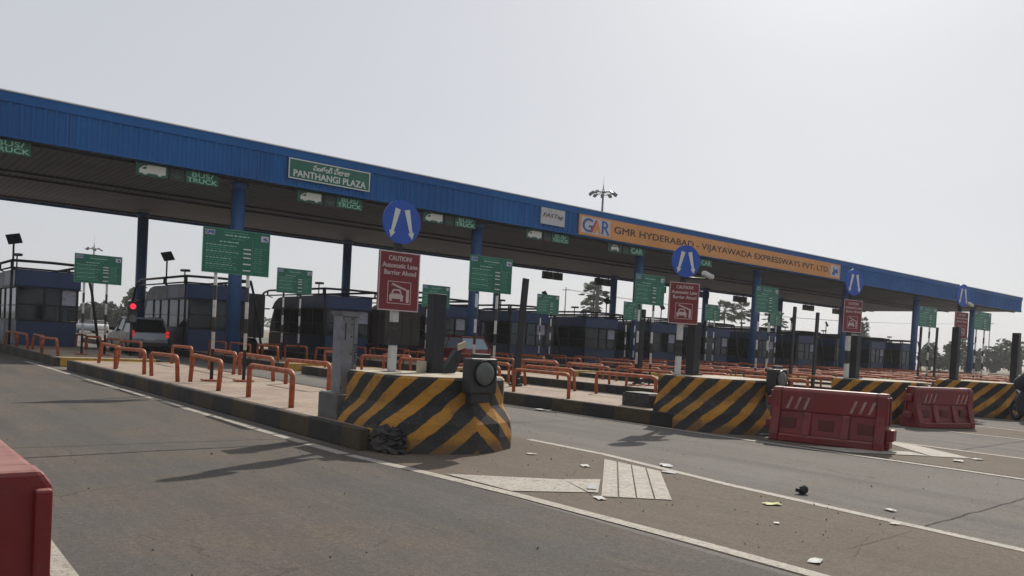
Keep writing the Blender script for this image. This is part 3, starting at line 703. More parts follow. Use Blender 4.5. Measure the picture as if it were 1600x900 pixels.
# ------------------------------------------------------------------ toll booths
BX = [5.95, 13.25, 20.6, 27.2] + [c - 1.5 for c in CEN[4:]]
BW = [1, 1.12, 1.12, 1.22] + [1.3] * 9
def booth_parts(o):
    W = 2.35; L = 7.4                       # local: x 0..W, y 0..L (near face at y=0), z from island
    lo = MB(); lo.prism([(0, 0), (L + .25, 0), (L + .2, 1.05), (0, 1.05)], 'x', 0, W, 'blue_low'); lo.box(-.02, W + .02, -.02, L + .02, 1.05, 1.11, 'dark_metal', bev=.01)
    lo.box(-.015, .0, 3.2, 5.4, .15, .95, 'blue_booth'); lo.build('lower_wall', o)
    fr = MB()
    for x, y in [(0, 0), (W, 0), (0, 1.6), (W, 1.6), (0, 3.2), (W, 3.2), (0, 4.6), (W, 4.6), (0, 5.8), (W, 5.8), (W * .45, 0), (W * .72, 0)]:
        fr.box(x - .045, x + .045, y - .045, y + .045, 1.11, 2.55, 'dark_metal')
    fr.box(.045, W - .045, -.025, .025, 1.75, 1.80, 'dark_metal')
    for x in (.05, W - .05): fr.tube([(x, L + .15, 1.1), (x, L - .02, 1.8), (x, L - .4, 2.52)], .05, 'dark_metal', 6)
    for x in (0, W): fr.box(x - .02, x + .02, .05, L - .05, 1.7, 1.74, 'dark_metal')
    fr.build('window_frame', o)
    gl = MB()
    gl.box(.05, W - .05, -.006, .006, 1.12, 1.74, 'glass'); gl.box(.05, W - .05, -.006, .006, 1.81, 2.54, 'glass')
    gl.poly([(.05, L + .14, 1.12), (W - .05, L + .14, 1.12), (W - .05, L - .03, 1.8), (.05, L - .03, 1.8)], 'glass'); gl.poly([(.05, L - .03, 1.8), (W - .05, L - .03, 1.8), (W - .05, L - .4, 2.54), (.05, L - .4, 2.54)], 'glass')
    for x in (0, W): gl.prism([(.05, 1.12), (L + .12, 1.12), (L - .04, 1.8), (L - .42, 2.54), (.05, 2.54)], 'x', x - .006, x + .006, 'glass')
    gl.build('glazing', o)
    rf = MB(); rf.box(-.12, W + .12, -.12, 3.2, 2.55, 3.28, 'blue_booth', bev=.05); rf.prism([(3.203, 2.55), (L - .38, 2.55), (L - .75, 2.92), (L - 1.3, 3.16), (L - 1.9, 3.24), (3.203, 3.24)], 'x', -.12, W + .12, 'grey_panel')
    rf.box(-.14, W + .14, -.14, L - .36, 2.50, 2.55, 'dark_metal'); rf.build('roof_fascia', o)
    # roof guard frame, curved down at the far end, splayed leg at the near right corner
    gd = MB(); zt = 3.62
    for x in (-.25, W + .25):
        path = [(x, -.3, zt), (x, L - .2, zt), (x, L + .55, zt - .12), (x, L + 1.1, zt - .5), (x, L + 1.5, zt - 1.2), (x, L + 1.7, zt - 2.1), (x, L + 1.8, 0)]
        gd.tube(path, .06, 'dark_metal', 8)
        gd.tube([(x, -.1, zt - .3), (x, L + .2, zt - .3)], .04, 'dark_metal', 8)
        for y in (-.1, 3.2, L): gd.tube([(x, y, zt - .32), (x, y, zt)], .05, 'dark_metal', 8)
        for y in (0, 3.2, L): gd.tube([(x, y, zt - .3), (W / 2 + (x - W / 2) * .8, y, 3.2)], .03, 'dark_metal', 6)
    gd.tube([(-.25, -.3, zt), (W / 2, -.42, zt + .02), (W + .25, -.3, zt)], .06, 'dark_metal', 8); gd.tube([(-.25, -.15, zt - .3), (W + .25, -.15, zt - .3)], .04, 'dark_metal', 8)
    gd.tube([(W + .25, -.3, zt), (W + .5, -.4, 2.5), (W + .85, -.5, 0)], .06, 'dark_metal', 8)
    gd.tube([(-.25, -.3, zt), (-.28, -.36, 2.4), (-.3, -.4, 0)], .05, 'dark_metal', 8)
    gd.tube([(-.25, L + 1.0, 2.5), (-.1, L, 2.5)], .04, 'dark_metal', 6)
    gd.build('guard_frame', o)
    ins = MB(); ins.box(.3, 1.1, .8, 1.5, 1.0, 1.12, 'dark_metal'); ins.box(.5, .95, 1.0, 1.06, 1.25, 1.62, 'black', bev=.01); ins.box(1.3, 1.9, 2.0, 2.6, .4, 1.15, 'dark_metal', bev=.03)
    ins.box(1.35, 1.85, 2.55, 2.65, 1.2, 1.75, 'seat_or', bev=.05); ins.box(.2, 2.1, 3.3, 3.4, 1.1, 2.5, 'grey_panel'); ins.box(.4, 1.0, 5.0, 5.5, 1.1, 1.9, 'black', bev=.02); ins.build('furnishing', o)
    nt_ = MB(); nt_.box(W * .74, W - .06, -.016, -.008, 1.82, 2.5, 'sky_reflection'); nt_.build('sky_reflection', o)  # opaque panel painted as sky reflected in the pane
    cm = MB(); cm.box(-.10, .10, -.25, .2, zt + .28, zt + .40, 'black', Matrix.Translation((.15, 1.4, .02)) @ Matrix.Rotation(R(25), 4, 'Z'), bev=.02); cm.tube([(.15, 1.4, zt - .35), (.15, 1.4, zt + .3)], .03, 'dark_metal', 6); cm.build('camera', o)
    return o
bl = ['leftmost toll booth, blue with grey side panels, cut by the left edge', 'toll booth behind the first blue column beside the silver car', 'toll booth behind the grey cabinet, with painted pale sky reflection in its window',
      'toll booth right behind the thick dark post and red car', 'toll booth left of the tall leaning boom', 'toll booth right of the tall leaning boom', 'toll booth behind the third green tariff sign']
b0 = thing('toll_booth', (BX[0], 41, KZ), bl[0], 'toll booth', 0, 'dark blue toll booths under the canopy'); booth_parts(b0)
for k in range(1, 13):
    lab = bl[k] if k < 7 else 'distant dark toll booth, %s booth from the left' % ORD[k]
    dup(b0, (BX[k], 41, KZ), 0, lab).scale = (BW[k], 1, 1)

def solar(loc, h, label, rz=0):
    o = thing('solar_lamp', loc, label, 'solar lamp', rz, 'solar lamps on booth roofs')
    p = MB(); p.tube([(0, 0, 0), (0, 0, h + .12)], .045, 'dark_metal', 8); p.build('pole', o)
    q = MB(); q.box(-.31, .31, -.27, .27, -.025, .025, 'solar', Matrix.Translation((0, -.06, h - .12)) @ Matrix.Rotation(R(-14), 4, 'Y') @ Matrix.Rotation(R(62), 4, 'X'), bev=.01); q.build('panel', o)
    return o
s0 = solar((6.5, 46.3, 3.55), 1.85, 'tilted solar lamp on the roof of the leftmost booth')
SL = {1: 'tilted solar lamp on the booth beside the silver car', 2: 'solar lamp above the small green sign left of the cabinet'}
for k in range(1, 13):
    dup(s0, (BX[k] + .7, 47.2 if k == 1 else 46.3, 3.55 if k != 2 else 3.2), R(10 * (k % 3)), SL.get(k, 'solar lamp pole on the roof of the %s booth from the left' % ORD[k]))

# ------------------------------------------------------------------ canopy
YF, YB, XL, XR, ZB, ZT = 35.4, 54.0, -16.0, 105.6, 8.15, 9.78
o = thing('toll_canopy', (45, 45, 0), 'long blue metal canopy over all toll lanes', 'canopy'); CAN = o
def W2(mbuild, name, **kw):
    ob = mbuild.build(name, o, **kw); ob.location = (-45, -45, 0); return ob
m_ = MB(); m_.box(XL, XR - .1, YF + .3, YB, ZB, ZB + .12, 'soffit'); W2(m_, 'soffit')
m_ = MB()
m_.box(XL, XR, YF + .1, YF + .3, ZB + .004, ZT, 'fascia')
m_.box(XL, XR, YF + .03, YF + .1, ZT - .36, ZT, 'fascia'); m_.box(XL, XR, YF + .02, YF + .3, ZB - .03, ZB + .05, 'fascia')
x = XL + .1
while x < XR - .3:
    m_.prism([(x, YF + .1), (x + .05, YF + .055), (x + .14, YF + .055), (x + .19, YF + .1)], 'z', ZB + .055, ZT - .362, 'fascia'); x += .38
x = XL + 7.5
while x < XR - 3:
    m_.box(x, x + .04, YF + .048, YF + .098, ZB + .06, ZT - .365, 'logo_blue'); x += 7.6
m_.prism([(YF + .3, ZB + .004), (YB + .3, ZB + .004), (YB + .3, ZT - .5), (YF + .3, ZT)], 'x', XR - .1, XR, 'fascia')
W2(m_, 'fascia')
m_ = MB(); m_.box(XL, XR + .02, YF - .01, YF + .34, ZT + .002, ZT + .05, 'white'); W2(m_, 'ridge_trim')
m_ = MB(); m_.prism([(YF + .34, ZT - .06), (YB + .3, ZT - .5), (YB + .3, ZT - .6), (YF + .34, ZT - .2)], 'x', XL, XR - .11, 'fascia'); W2(m_, 'roof')
m_ = MB(); m_.box(XL, XR - .11, YB + .002, YB + .3, ZB - .12, ZT - .61, 'fascia'); W2(m_, 'rear_fascia')
m_ = MB()
for yy in (36.2, 43.5, 45.2, 53.0): m_.box(XL, XR - .2, yy - .09, yy + .09, ZB - .10, ZB - .003, 'dark_metal')
W2(m_, 'soffit_beam')
for i in range(8):
    X = 13.8 + 13.5 * (i - 1)
    for yy in (36.6, 51.6):
        if X < XL: continue
        c = MB(); c.tube([(X, yy, 0), (X, yy, ZB - .11)], .30, 'blue_col', 24); c.tube([(X, yy, ZB - .4), (X, yy, ZB - .12)], [.30, .42], 'blue_col', 24); W2(c, 'column')

# boards on the fascia
YS = YF + .02
def board(name, x0, x1, z0, z1, k, label, cat, bk=None, t=.04):
    o = thing(name, ((x0 + x1) / 2, YS, z0), label, cat)
    m_ = MB(); m_.box(x0, x1, YS - .07, YS, z0, z1, k, bev=.01); p = m_.build('panel', o)
    p.location = (-(x0 + x1) / 2, -YS, -z0)
    if bk:
        e = MB()
        for a in ((x0, x1, z0, z0 + t), (x0, x1, z1 - t, z1), (x0, x0 + t, z0 + t, z1 - t), (x1 - t, x1, z0 + t, z1 - t)): e.box(a[0], a[1], YS - .078, YS - .071, a[2], a[3], bk)
        e.build('border', p)
    return o, p
o, p = board('name_board', 15.56, 19.74, 8.46, 9.38, 'green', 'green PANTHANGI PLAZA board with white border on the blue fascia', 'name board', 'white2', .05)
text('lettering', 'పంతంగి ప్లాజా', 'white2', p, 16.75, 18.65, YS - .071, 8.98, 9.28, .012)
text('lettering', 'PANTHANGI PLAZA', 'white2', p, 15.80, 19.50, YS - .071, 8.58, 8.88, .02)
o, p = board('payment_board', 30.88, 32.74, 8.44, 9.38, 'board_white', 'small white FASTag board left of the orange board', 'sign board', 'dim_white', .03)
tx = text('lettering', 'FASTag', 'ink', p, 31.05, 32.55, YS - .071, 8.80, 9.08, .012)
for v in tx.data.vertices: v.co.x += (v.co.z - 8.9) * .35
g = MB()
for z in (8.84, 8.90, 8.96): g.box(31.05 - .02, 31.35 + (z - 8.84), YS - .076, YS - .0725, z, z + .02, 'logo_orange')
g.build('logo_stripe', p)
o, p = board('company_board', 33.93, 64.3, 8.20, 9.42, 'orange', 'long orange company board reading GMR HYDERABAD - VIJAYAWADA EXPRESSWAYS PVT. LTD.', 'company board', None)
text('lettering', 'GMR HYDERABAD - VIJAYAWADA EXPRESSWAYS PVT. LTD.', 'ink', p, 36.95, 62.5, YS - .071, 8.50, 9.04, .008)
g = MB(); g.box(34.1, 36.6, YS - .074, YS - .0715, 8.34, 9.30, 'board_white'); g.build('logo_panel', p)
text('logo_letter', 'G', 'logo_blue', p, 34.2, 35.05, YS - .075, 8.42, 9.22, .03)
g = MB(); g.prism([(34.85, 8.42), (35.05, 8.42), (35.45, 9.22), (35.3, 9.22)], 'y', YS - .082, YS - .076, 'logo_red')
g.prism([(35.12, 8.42), (35.3, 8.80), (35.47, 9.22), (35.56, 8.95), (35.8, 8.42), (35.6, 8.42), (35.47, 8.70), (35.33, 8.42)], 'y', YS - .081, YS - .0765, 'logo_orange'); g.build('logo_letter', p)
text('logo_letter', 'R', 'logo_blue', p, 35.85, 36.5, YS - .075, 8.42, 9.22, .03)
g = MB(); g.box(62.75, 64.1, YS - .074, YS - .0715, 8.36, 9.28, 'board_white'); g.prism([(62.9, 8.5), (63.2, 8.85), (63.1, 9.15), (63.45, 8.95), (63.85, 9.05), (63.95, 8.6), (63.6, 8.7), (63.4, 8.45)], 'y', YS - .08, YS - .0745, 'logo_blue'); g.build('emblem', p)

# ------------------------------------------------------------------ lane signs hanging under the fascia
def lane(kind, x0, z1, label, full=True):
    o = thing('lane_sign', (x0, 35.8, z1), label, 'lane sign', 0, 'green lane signs hung below the fascia')
    h = .52
    def panel(nm, a, c, k, zt=0.0):
        m_ = MB(); m_.box(a, c, 0, .08, -h - zt, -zt, k, bev=.01); m_.tube([(a + .1, .05, -zt - .02), (a + .1, .05, .08)], .015, 'dark_metal', 6); m_.tube([(c - .1, .05, -zt - .02), (c - .1, .05, .08)], .015, 'dark_metal', 6)
        return m_.build(nm, o)
    if full:
        p = panel('pictogram_panel', 0, 1.26, 'green_lane'); g = MB(); q0, q1 = -.006, -.0008
        if kind == 'truck':
            g.prism([(.14, -.42), (.14, -.26), (.30, -.12), (.46, -.10), (.46, -.06), (1.18, -.06), (1.18, -.40), (1.05, -.40), (1.0, -.46), (.90, -.46), (.86, -.40), (.48, -.40), (.42, -.46), (.32, -.46), (.28, -.42)], 'y', q0, q1, 'lane_icon')
            g.prism([(.22, -.25), (.33, -.16), (.42, -.15), (.42, -.25)], 'y', q0 - .004, q0 - .0005, 'green_lane')
        else:
            g.prism([(.30, -.45), (.40, -.45), (.42, -.38), (.84, -.38), (.86, -.45), (.96, -.45), (.98, -.25), (.88, -.20), (.80, -.08), (.46, -.08), (.38, -.20), (.28, -.25)], 'y', q0, q1, 'lane_icon')
            g.prism([(.44, -.20), (.82, -.20), (.76, -.12), (.50, -.12)], 'y', q0 - .004, q0 - .0005, 'green_lane')
        g.build('pictogram', p)
        p = panel('arrow_panel', 1.34, 1.93, 'black', .03); g = MB()
        g.prism([(1.61, -.10), (1.66, -.10), (1.66, -.36), (1.80, -.26), (1.84, -.31), (1.635, -.48), (1.43, -.31), (1.47, -.26), (1.61, -.36)], 'y', q0, q1, 'green_lane'); g.build('arrow', p)
    p = panel('text_panel', 2.0, 3.38 if kind == 'truck' else 3.35, 'green_lane')
    if kind == 'truck':
        text('lettering', 'BUS/', 'lane_glyph', p, 2.25, 3.15, 0, -.24, -.05, .03); text('lettering', 'TRUCK', 'lane_glyph', p, 2.06, 3.32, 0, -.47, -.28, .03)
    else:
        text('lettering', 'CAR', 'lane_glyph', p, 2.15, 3.2, 0, -.42, -.10, .03)
    return o
l0 = lane('truck', 9.2, 8.10, 'green truck and BUS/ TRUCK lane sign left of the PANTHANGI PLAZA board')
for x, z, lab in [(2.1, 8.10, 'green BUS/ TRUCK lane sign cut by the left edge'), (16.25, 8.08, 'green BUS/ TRUCK lane sign under the PANTHANGI PLAZA board'), (23.2, 8.08, 'green BUS/ TRUCK lane sign right of the nearest blue disc'), (30.2, 8.08, 'green BUS/ TRUCK lane sign below the small white board')]:
    dup(l0, (x, 35.8, z), 0, lab)
l1 = lane('car', 36.95, 8.08, 'green CAR lane sign below the left end of the orange board')
dup(l1, (44.2, 35.8, 8.08), 0, 'green CAR lane sign beside the second blue disc')
# rear lane indicators hanging at the far edge
def rearbox(x, label):
    o = thing('lane_indicator', (x, 53.4, 8.1), label, 'lane indicator', 0, 'dark lane indicators hung at the rear canopy edge')
    for a in (0, 1.25):
        m_ = MB(); m_.box(a, a + 1.05, 0, .25, -.85, -.2, 'black', bev=.02); m_.tube([(a + .5, .1, -.25), (a + .5, .1, 0)], .05, 'black', 6); m_.build('housing', o)
    return o
r0 = rearbox(40.6, 'dark lane indicator at the rear edge just right of the second green sign')
for i, x in enumerate((47.3, 53.8, 61.5, 68.5, 75.3, 82.2, 89.3, 96.2)):
    dup(r0, (x, 53.4, 8.1), 0, 'dark lane indicator at the rear canopy edge, %s of nine from the left' % ORD[i + 1])

# cctv cameras on arms near signs
def cctv(loc, arm, label):
    o = thing('security_camera', loc, label, 'security camera')
    m_ = MB(); m_.box(-.22, .10, -.055, .055, -.04, .055, 'white', Matrix.Rotation(R(12), 4, 'Y'), bev=.02); m_.build('housing', o)
    a = MB(); a.tube([(arm, .1, -.1), (-.05, .05, -.06)], .025, 'dark_metal', 6); a.build('arm', o)
cctv((14.35, 10.85, 3.18), -.85, 'white security camera on an arm beside the second blue disc')
cctv((28.6, 11.1, 3.55), -.8, 'white security camera beside the rightmost blue disc')

# ------------------------------------------------------------------ traffic signal
o = thing('traffic_signal', (8.3, 32.0, KZ), 'red traffic signal lit beside the silver car', 'traffic signal')
m_ = MB(); m_.tube([(0, 0, 0), (0, 0, 1.5)], .05, 'dark_metal', 8); m_.build('pole', o)
m_ = MB(); m_.box(-.16, .16, -.1, .1, 1.2, 2.0, 'black', bev=.03); m_.tube([(0, -.1, 1.82), (0, -.2, 1.82)], .16, 'black', 20, False); m_.build('housing', o)
m_ = MB(); m_.tube([(0, -.105, 1.82), (0, -.13, 1.82)], .105, 'signal', 20); m_.build('red_lens', o)
m_ = MB(); m_.tube([(0, -.105, 1.38), (0, -.125, 1.38)], .13, 'lens', 20); m_.build('dark_lens', o)

# ------------------------------------------------------------------ water-filled barriers
def water_barrier(loc, rz, label, L=1.95, rx=0):
    o = thing('water_barrier', loc, label, 'water barrier', rz, 'red plastic water barriers')
    h = .97; m_ = MB()
    core = [(-.20, .03), (-.20, .16), (-.145, .42), (-.13, .55), (-.13, h - .09), (-.075, h), (.075, h), (.13, h - .09), (.13, .55), (.145, .42), (.20, .16), (.20, .03)]
    m_.prism(core, 'x', -L / 2 + .04, L / 2 - .04, 'plastic_red')
    fin = [(-.29, 0), (-.29, .13), (-.20, .42), (-.165, .60), (-.165, h - .05), (-.125, h + .012), (.125, h + .012), (.165, h - .05), (.165, .60), (.20, .42), (.29, .13), (.29, 0)]
    m_.prism(fin, 'x', -L / 2, -L / 2 + .16, 'plastic_red'); m_.prism(fin, 'x', L / 2 - .16, L / 2, 'plastic_red')
    upper = [(-.160, .55), (-.160, h - .05), (-.12, h + .008), (.12, h + .008), (.160, h - .05), (.160, .55)]
    m_.prism(upper, 'x', -L / 2 + .161, L / 2 - .161, 'plastic_red')
    low = [(-.285, .0), (-.285, .13), (.285, .13), (.285, .0)]
    m_.prism(low, 'x', -L / 2 + .161, L / 2 - .161, 'plastic_red')
    for x in (-.33, .33):
        m_.prism([(-.282, .13), (-.185, .42), (-.16, .548), (.16, .548), (.185, .42), (.282, .13)], 'x', x - .07, x + .07, 'plastic_red')
    m_.build('body', o, bevel=.02)
    for sx in (-1, 1):
        for x in (-.66, 0, .66):
            d = MB(); d.box(x - .13, x + .13, sx * .178 - .012, sx * .178 + .012, .24, .44, 'plastic_dark', bev=.01); d.build('forklift_pocket', o)
    t = MB()
    for sy in (-1, 1):
        for g0 in (-.62, .48):
            for i in range(3):
                x = g0 + i * .15 - .1; y = sy * .164
                t.prism([(x, .60), (x + .045, .60), (x + .13, .82), (x + .085, .82)], 'y', min(y, y + sy * .004) - 0, max(y, y + sy * .004), 'tape')
    t.build('reflective_strip', o)
    for e0, e1 in ((L / 2 - .01, L / 2 + .035), (-L / 2 - .035, -L / 2 + .01)):
        for y0_, y1_ in ((.10, .158), (-.158, -.10)):
            fl = MB(); fl.box(e0, e1, y0_, y1_, .42, .915, 'plastic_red', bev=.012); fl.build('end_flange', o)
    l_ = MB(); l_.box(L / 2, L / 2 + .14, -.13, .13, .17, .37, 'plastic_red', bev=.02); l_.box(L / 2, L / 2 + .08, -.14, .14, .03, .169, 'plastic_red', bev=.02)
    l_.box(-L / 2 - .13, -L / 2, -.09, .09, .20, .36, 'plastic_red', bev=.02); l_.box(-L / 2 - .12, -L / 2, -.08, .08, .62, .80, 'plastic_red', bev=.03); l_.build('connector_lug', o)
    return o
water_barrier((13.78, 7.62, .012), math.atan2(6.65 - 8.55, 14.05 - 13.5), 'long dark red water barrier in front of the second striped block')
water_barrier((20.95, 8.72, .012), math.atan2(-.5, 1.75), 'red water barrier farther right, three-quarter view with dark pockets')
water_barrier((.462, 4.33, .012), R(-90), 'bright red water barrier cut off at the lower left corner of the photo')

# ------------------------------------------------------------------ litter
def litter(x, y, s_, k, label, cat='litter'):
    o = thing('litter', (x, y, .017), label, cat); m_ = MB()
    n = 3; pts = []
    a = random.random() * 3
    for i in range(n + 1):
        for j in range(n + 1):
            u, v = (i / n - .5) * s_ * 1.3, (j / n - .5) * s_ * .8
            pts.append((u * math.cos(a) - v * math.sin(a), u * math.sin(a) + v * math.cos(a), random.uniform(.0, s_ * .10)))
    fs = [(i * (n + 1) + j, (i + 1) * (n + 1) + j, (i + 1) * (n + 1) + j + 1, i * (n + 1) + j + 1) for i in range(n) for j in range(n)]
    m_.add(pts, fs, k); m_.build('sheet', o, recalc=False)
litter(5.74, 3.21, .11, 'paper', 'white paper scrap beside the long white line at the bottom', 'paper')
litter(7.5, 4.71, .14, 'paper_y', 'crumpled yellow wrapper in the brown gore', 'wrapper')
litter(8.55, 6.99, .17, 'paper', 'white paper strip just beyond the chevron end', 'paper')
litter(8.10, 6.56, .14, 'paper', 'white paper strip at the right tip of the chevron', 'paper')
litter(7.41, 7.37, .13, 'paper', 'small white scrap above the chevron', 'paper')
litter(5.99, 5.72, .12, 'paper', 'white scrap at the near edge of the chevron', 'paper')
litter(8.47, 3.94, .10, 'paper', 'tiny scrap on the right lane past the dark lump', 'paper')
litter(7.79, 3.57, .07, 'paper', 'tiny scrap on the white line at lower right', 'paper')
litter(12.6, 14.0, .30, 'paper', 'white scrap on the lane beside the second island kerb', 'paper')
litter(13.84, 8.95, .26, 'paper', 'white rubbish between striped block and long red barrier', 'paper')
litter(13.95, 5.45, .17, 'paper', 'white scrap right of the long red barrier, left of two', 'paper')
litter(14.6, 5.40, .16, 'paper', 'white scrap right of the long red barrier, right of two', 'paper')
litter(6.70, 4.15, .06, 'paper', 'tiny white speck of paper in the gore', 'paper')
litter(7.44, 8.45, .10, 'paper', 'small scrap at the foot of the nearest striped block', 'paper')
o = thing('slab_plate', (6.36, 6.2, .018), 'grey flat plate lying on the chevron corner', 'plate'); m_ = MB(); m_.box(-.05, .05, -.15, .15, 0, .012, 'grey_steel', Matrix.Rotation(R(-48), 4, 'Z'), bev=.004); m_.build('plate', o)
o = thing('rubbish_lump', (8.45, 4.93, .012), 'dark crumpled lump of rubbish on the right lane line', 'rubbish'); m_ = MB()
for i in range(8):
    mt = Matrix.Translation((random.uniform(-.035, .035), random.uniform(-.03, .03), random.uniform(.02, .05))) @ Euler((random.random() * 3, random.random() * 3, random.random() * 3)).to_matrix().to_4x4()
    m_.box(-.04, .04, -.03, .03, -.02, .02, 'trash_dark', mt, bev=.004)
m_.build('lump', o)
m_ = MB()
for i in range(260):
    x = random.uniform(1.3, 13); y = random.uniform(2.6, 16)
    if i % 3 == 0: x = random.uniform(5.6, 8.3); y = random.uniform(3, 8.6)
    s_ = random.uniform(.002, .007) * (1.6 if i % 29 == 0 else 1); mt = Matrix.Translation((x, y, .013 + s_ * .3)) @ Euler((random.random() * 3, random.random() * 3, 0)).to_matrix().to_4x4()
    m_.box(-s_, s_, -s_ * .8, s_ * .8, -s_ * .5, s_ * .5, 'concrete' if i % 4 else 'trash_dark', mt)
tag(m_.build('gravel'), 'scattered grit and pebbles on the road', kind='stuff')

# ------------------------------------------------------------------ vehicles
def wheel(o, x, y, r, w):
    t = MB(); t.tube([(x - w / 2, y, r), (x - w * .4, y, r), (x + w * .4, y, r), (x + w / 2, y, r)], [r * .9, r, r, r * .9], 'tyre', 24); t = t.build('wheel', o)
    g = MB(); sx = -1 if x < 0 else 1
    g.tube([(x + sx * w * .5, y, r), (x + sx * (w * .5 + .01), y, r)], r * .62, 'rim', 18); g.build('rim', t)
def suv(loc, rz, label, paint, lit, H=1.78, glass='carglass', name='parked_car'):
    o = thing(name, loc, label, 'car', rz); W = .90; L = 4.4        # rear at y=0, heading +y
    m_ = MB()
    prof = [(0.02, .42), (0, .75), (.06, 1.02), (.10, 1.10), (L - 1.15, 1.08), (L - .15, .92), (L, .70), (L - .02, .40), (L - .3, .30), (.3, .30)]
    m_.prism(prof, 'x', -W, W, 'paint')
    m_.mats[0] = paint; bd = m_.build('body', o, bevel=.07)
    # cabin as tapered frustum
    c = MB(); zb, zt = 1.07, H
    low = [(-W + .03, .08), (W - .03, .08), (W - .03, L - 1.15), (-W + .03, L - 1.15)]; top = [(-W + .2, .42), (W - .2, .42), (W - .2, L - 2.0), (-W + .2, L - 2.0)]
    vs = [(x, y, zb) for x, y in low] + [(x, y, zt - .09) for x, y in top]
    c.add(vs, [(0, 1, 5, 4), (1, 2, 6, 5), (2, 3, 7, 6), (3, 0, 4, 7), (0, 3, 2, 1), (4, 5, 6, 7)], glass); c.build('windows', o)
    r_ = MB(); r_.box(-W + .17, W - .17, .38, L - 1.95, H - .10, H, paint, bev=.05)
    for sx in (-1, 1):
        for (y0, y1) in ((.06, .40), (1.5, 1.5), (2.6, 2.4), (L - 1.13, L - 1.98)):
            r_.tube([(sx * (W - .03), y0, zb - .02), (sx * (W - .19), y1, H - .08)], .035, paint, 6)
        r_.tube([(sx * (W - .25), .5, H + .03), (sx * (W - .25), L - 2.1, H + .03)], .02, 'dark_metal', 6)
    r_.build('roof', o)
    for sx in (-1, 1):
        t = MB(); t.box(sx * (W - .09) - .05, sx * (W - .09) + .105, -.025, .10, .84, .97, 'tail' if lit else 'tail_off', bev=.02); t.box(sx * (W - .09) - .05, sx * (W - .09) + .105, -.025, .10, 1.01, 1.14, 'tail' if lit else 'tail_off', bev=.02); t.build('tail_light', o)
        g = MB(); g.box(sx * (W + .12) - .1, sx * (W + .12) + .1, L - 1.5, L - 1.36, 1.08, 1.24, 'black', bev=.03); g.build('mirror', o)
        for y in (.85, L - .85): wheel(o, sx * (W - .08), y, .34, .22)
    p = MB(); p.box(-.26, .26, -.03, -.012, .68, .80, 'plate'); p.build('number_plate', o)
    p = MB(); p.box(-W + .05, W - .05, -.09, .05, .36, .58, 'black', bev=.03); p.build('bumper', o)
    return o
suv((11.75, 42.0, .012), 0, 'silver car with lit tail lights waiting beside the second booth', 'silver', True)
suv((25.0, 33.0, .012), 0, 'maroon car in the lane behind the nearest warning lamp', 'maroon', False, 1.72, 'carglass_sky')

def truck(loc, label, k, H, Lb=6.0):
    o = thing('truck', loc, label, 'truck'); W = 1.2
    m_ = MB(); m_.box(-W, W, 0, Lb, 1.0, H, k, bev=.06)
    for y in [i * .6 for i in range(1, int(Lb / .6))]:
        for sx in (-1, 1): m_.box(sx * (W + .02) - .03, sx * (W + .02) + .03, y - .04, y + .04, 1.02, H - .05, 'truck_tan')
    for x in (-.6, 0, .6): m_.box(x - .04, x + .04, -.04, .0, 1.02, H - .08, 'truck_tan')
    m_.build('cargo_body', o)
    m_ = MB(); m_.box(-.45, .45, .1, Lb + 2.1, .7, .98, 'dark_metal'); m_.box(-W, W, -.05, .1, .55, .68, 'dark_metal'); m_.build('chassis', o)
    m_ = MB(); m_.prism([(Lb + .15, .8), (Lb + 2.1, .8), (Lb + 2.15, 1.6), (Lb + 1.8, 2.5), (Lb + .15, 2.55)], 'x', -1.1, 1.1, 'logo_orange'); m_.build('cab', o, bevel=.06)
    for y in (1.2, 2.3, Lb + 1.3):
        for sx in (-1, 1): wheel(o, sx * 1.0, y, .48, .32)
    for sx in (-1, 1):
        t = MB(); t.box(sx * .95 - .12, sx * .95 + .12, -.09, -.052, .56, .67, 'tail_off'); t.build('tail_light', o)
    return o
truck((18.0, 46.0, .012), 'grey covered truck between the second and third booths', 'truck_grey', 3.55)
truck((24.9, 40.0, .012), 'dark brown truck ahead of the maroon car behind the caution board', 'truck_tan', 3.0)
# far vehicles on the open road behind
def small_car(x, y, label, k): suv((x, y, .012), R(170), label, k, False, 1.5, 'carglass', 'distant_car')
small_car(25.2, 112, 'white distant car beyond the leftmost tariff sign', 'white')
small_car(22.0, 104, 'pale distant car far behind the leftmost booth', 'silver')

# ------------------------------------------------------------------ motorcycle and rider at the right edge
def skin_figure(name, pts, edges, rad, k, parent):
    me = bpy.data.meshes.new(name); me.from_pydata(pts, edges, []); me.materials.append(M[k])
    o = bpy.data.objects.new(name, me); COL.objects.link(o); o.parent = parent
    md = o.modifiers.new('skin', 'SKIN'); md.use_smooth_shade = True
    if not me.skin_vertices:
        import bmesh
        bm = bmesh.new(); bm.from_mesh(me); lay = bm.verts.layers.skin.verify(); bm.verts.ensure_lookup_table()
        for i, v in enumerate(bm.verts): v[lay].radius = rad[i] if isinstance(rad[i], tuple) else (rad[i], rad[i]); v[lay].use_root = (i == 0)
        bm.to_mesh(me); bm.free()
    sb = o.modifiers.new('sub', 'SUBSURF'); sb.levels = 2; sb.render_levels = 2
    return o
BXY = (26.75, 8.55); BRZ = R(-38)
mo = thing('motorcycle', (BXY[0], BXY[1], .012), 'dark motorcycle cut by the right edge of the photo', 'motorcycle', BRZ)
for y, nm in ((-.64, 'wheel'), (.66, 'wheel')):
    t = MB(); n = 28
    ring = [(0, y + .27 * math.cos(2 * math.pi * i / n), .31 + .27 * math.sin(2 * math.pi * i / n)) for i in range(n + 1)]
    t.tube(ring, .045, 'tyre', 8, False)
    for i in range(0, n, 4): t.tube([(0, y, .31), ring[i]], .008, 'chrome', 5)
    t.tube([(-.05, y, .31), (.05, y, .31)], .05, 'chrome', 10); t.build(nm, mo)
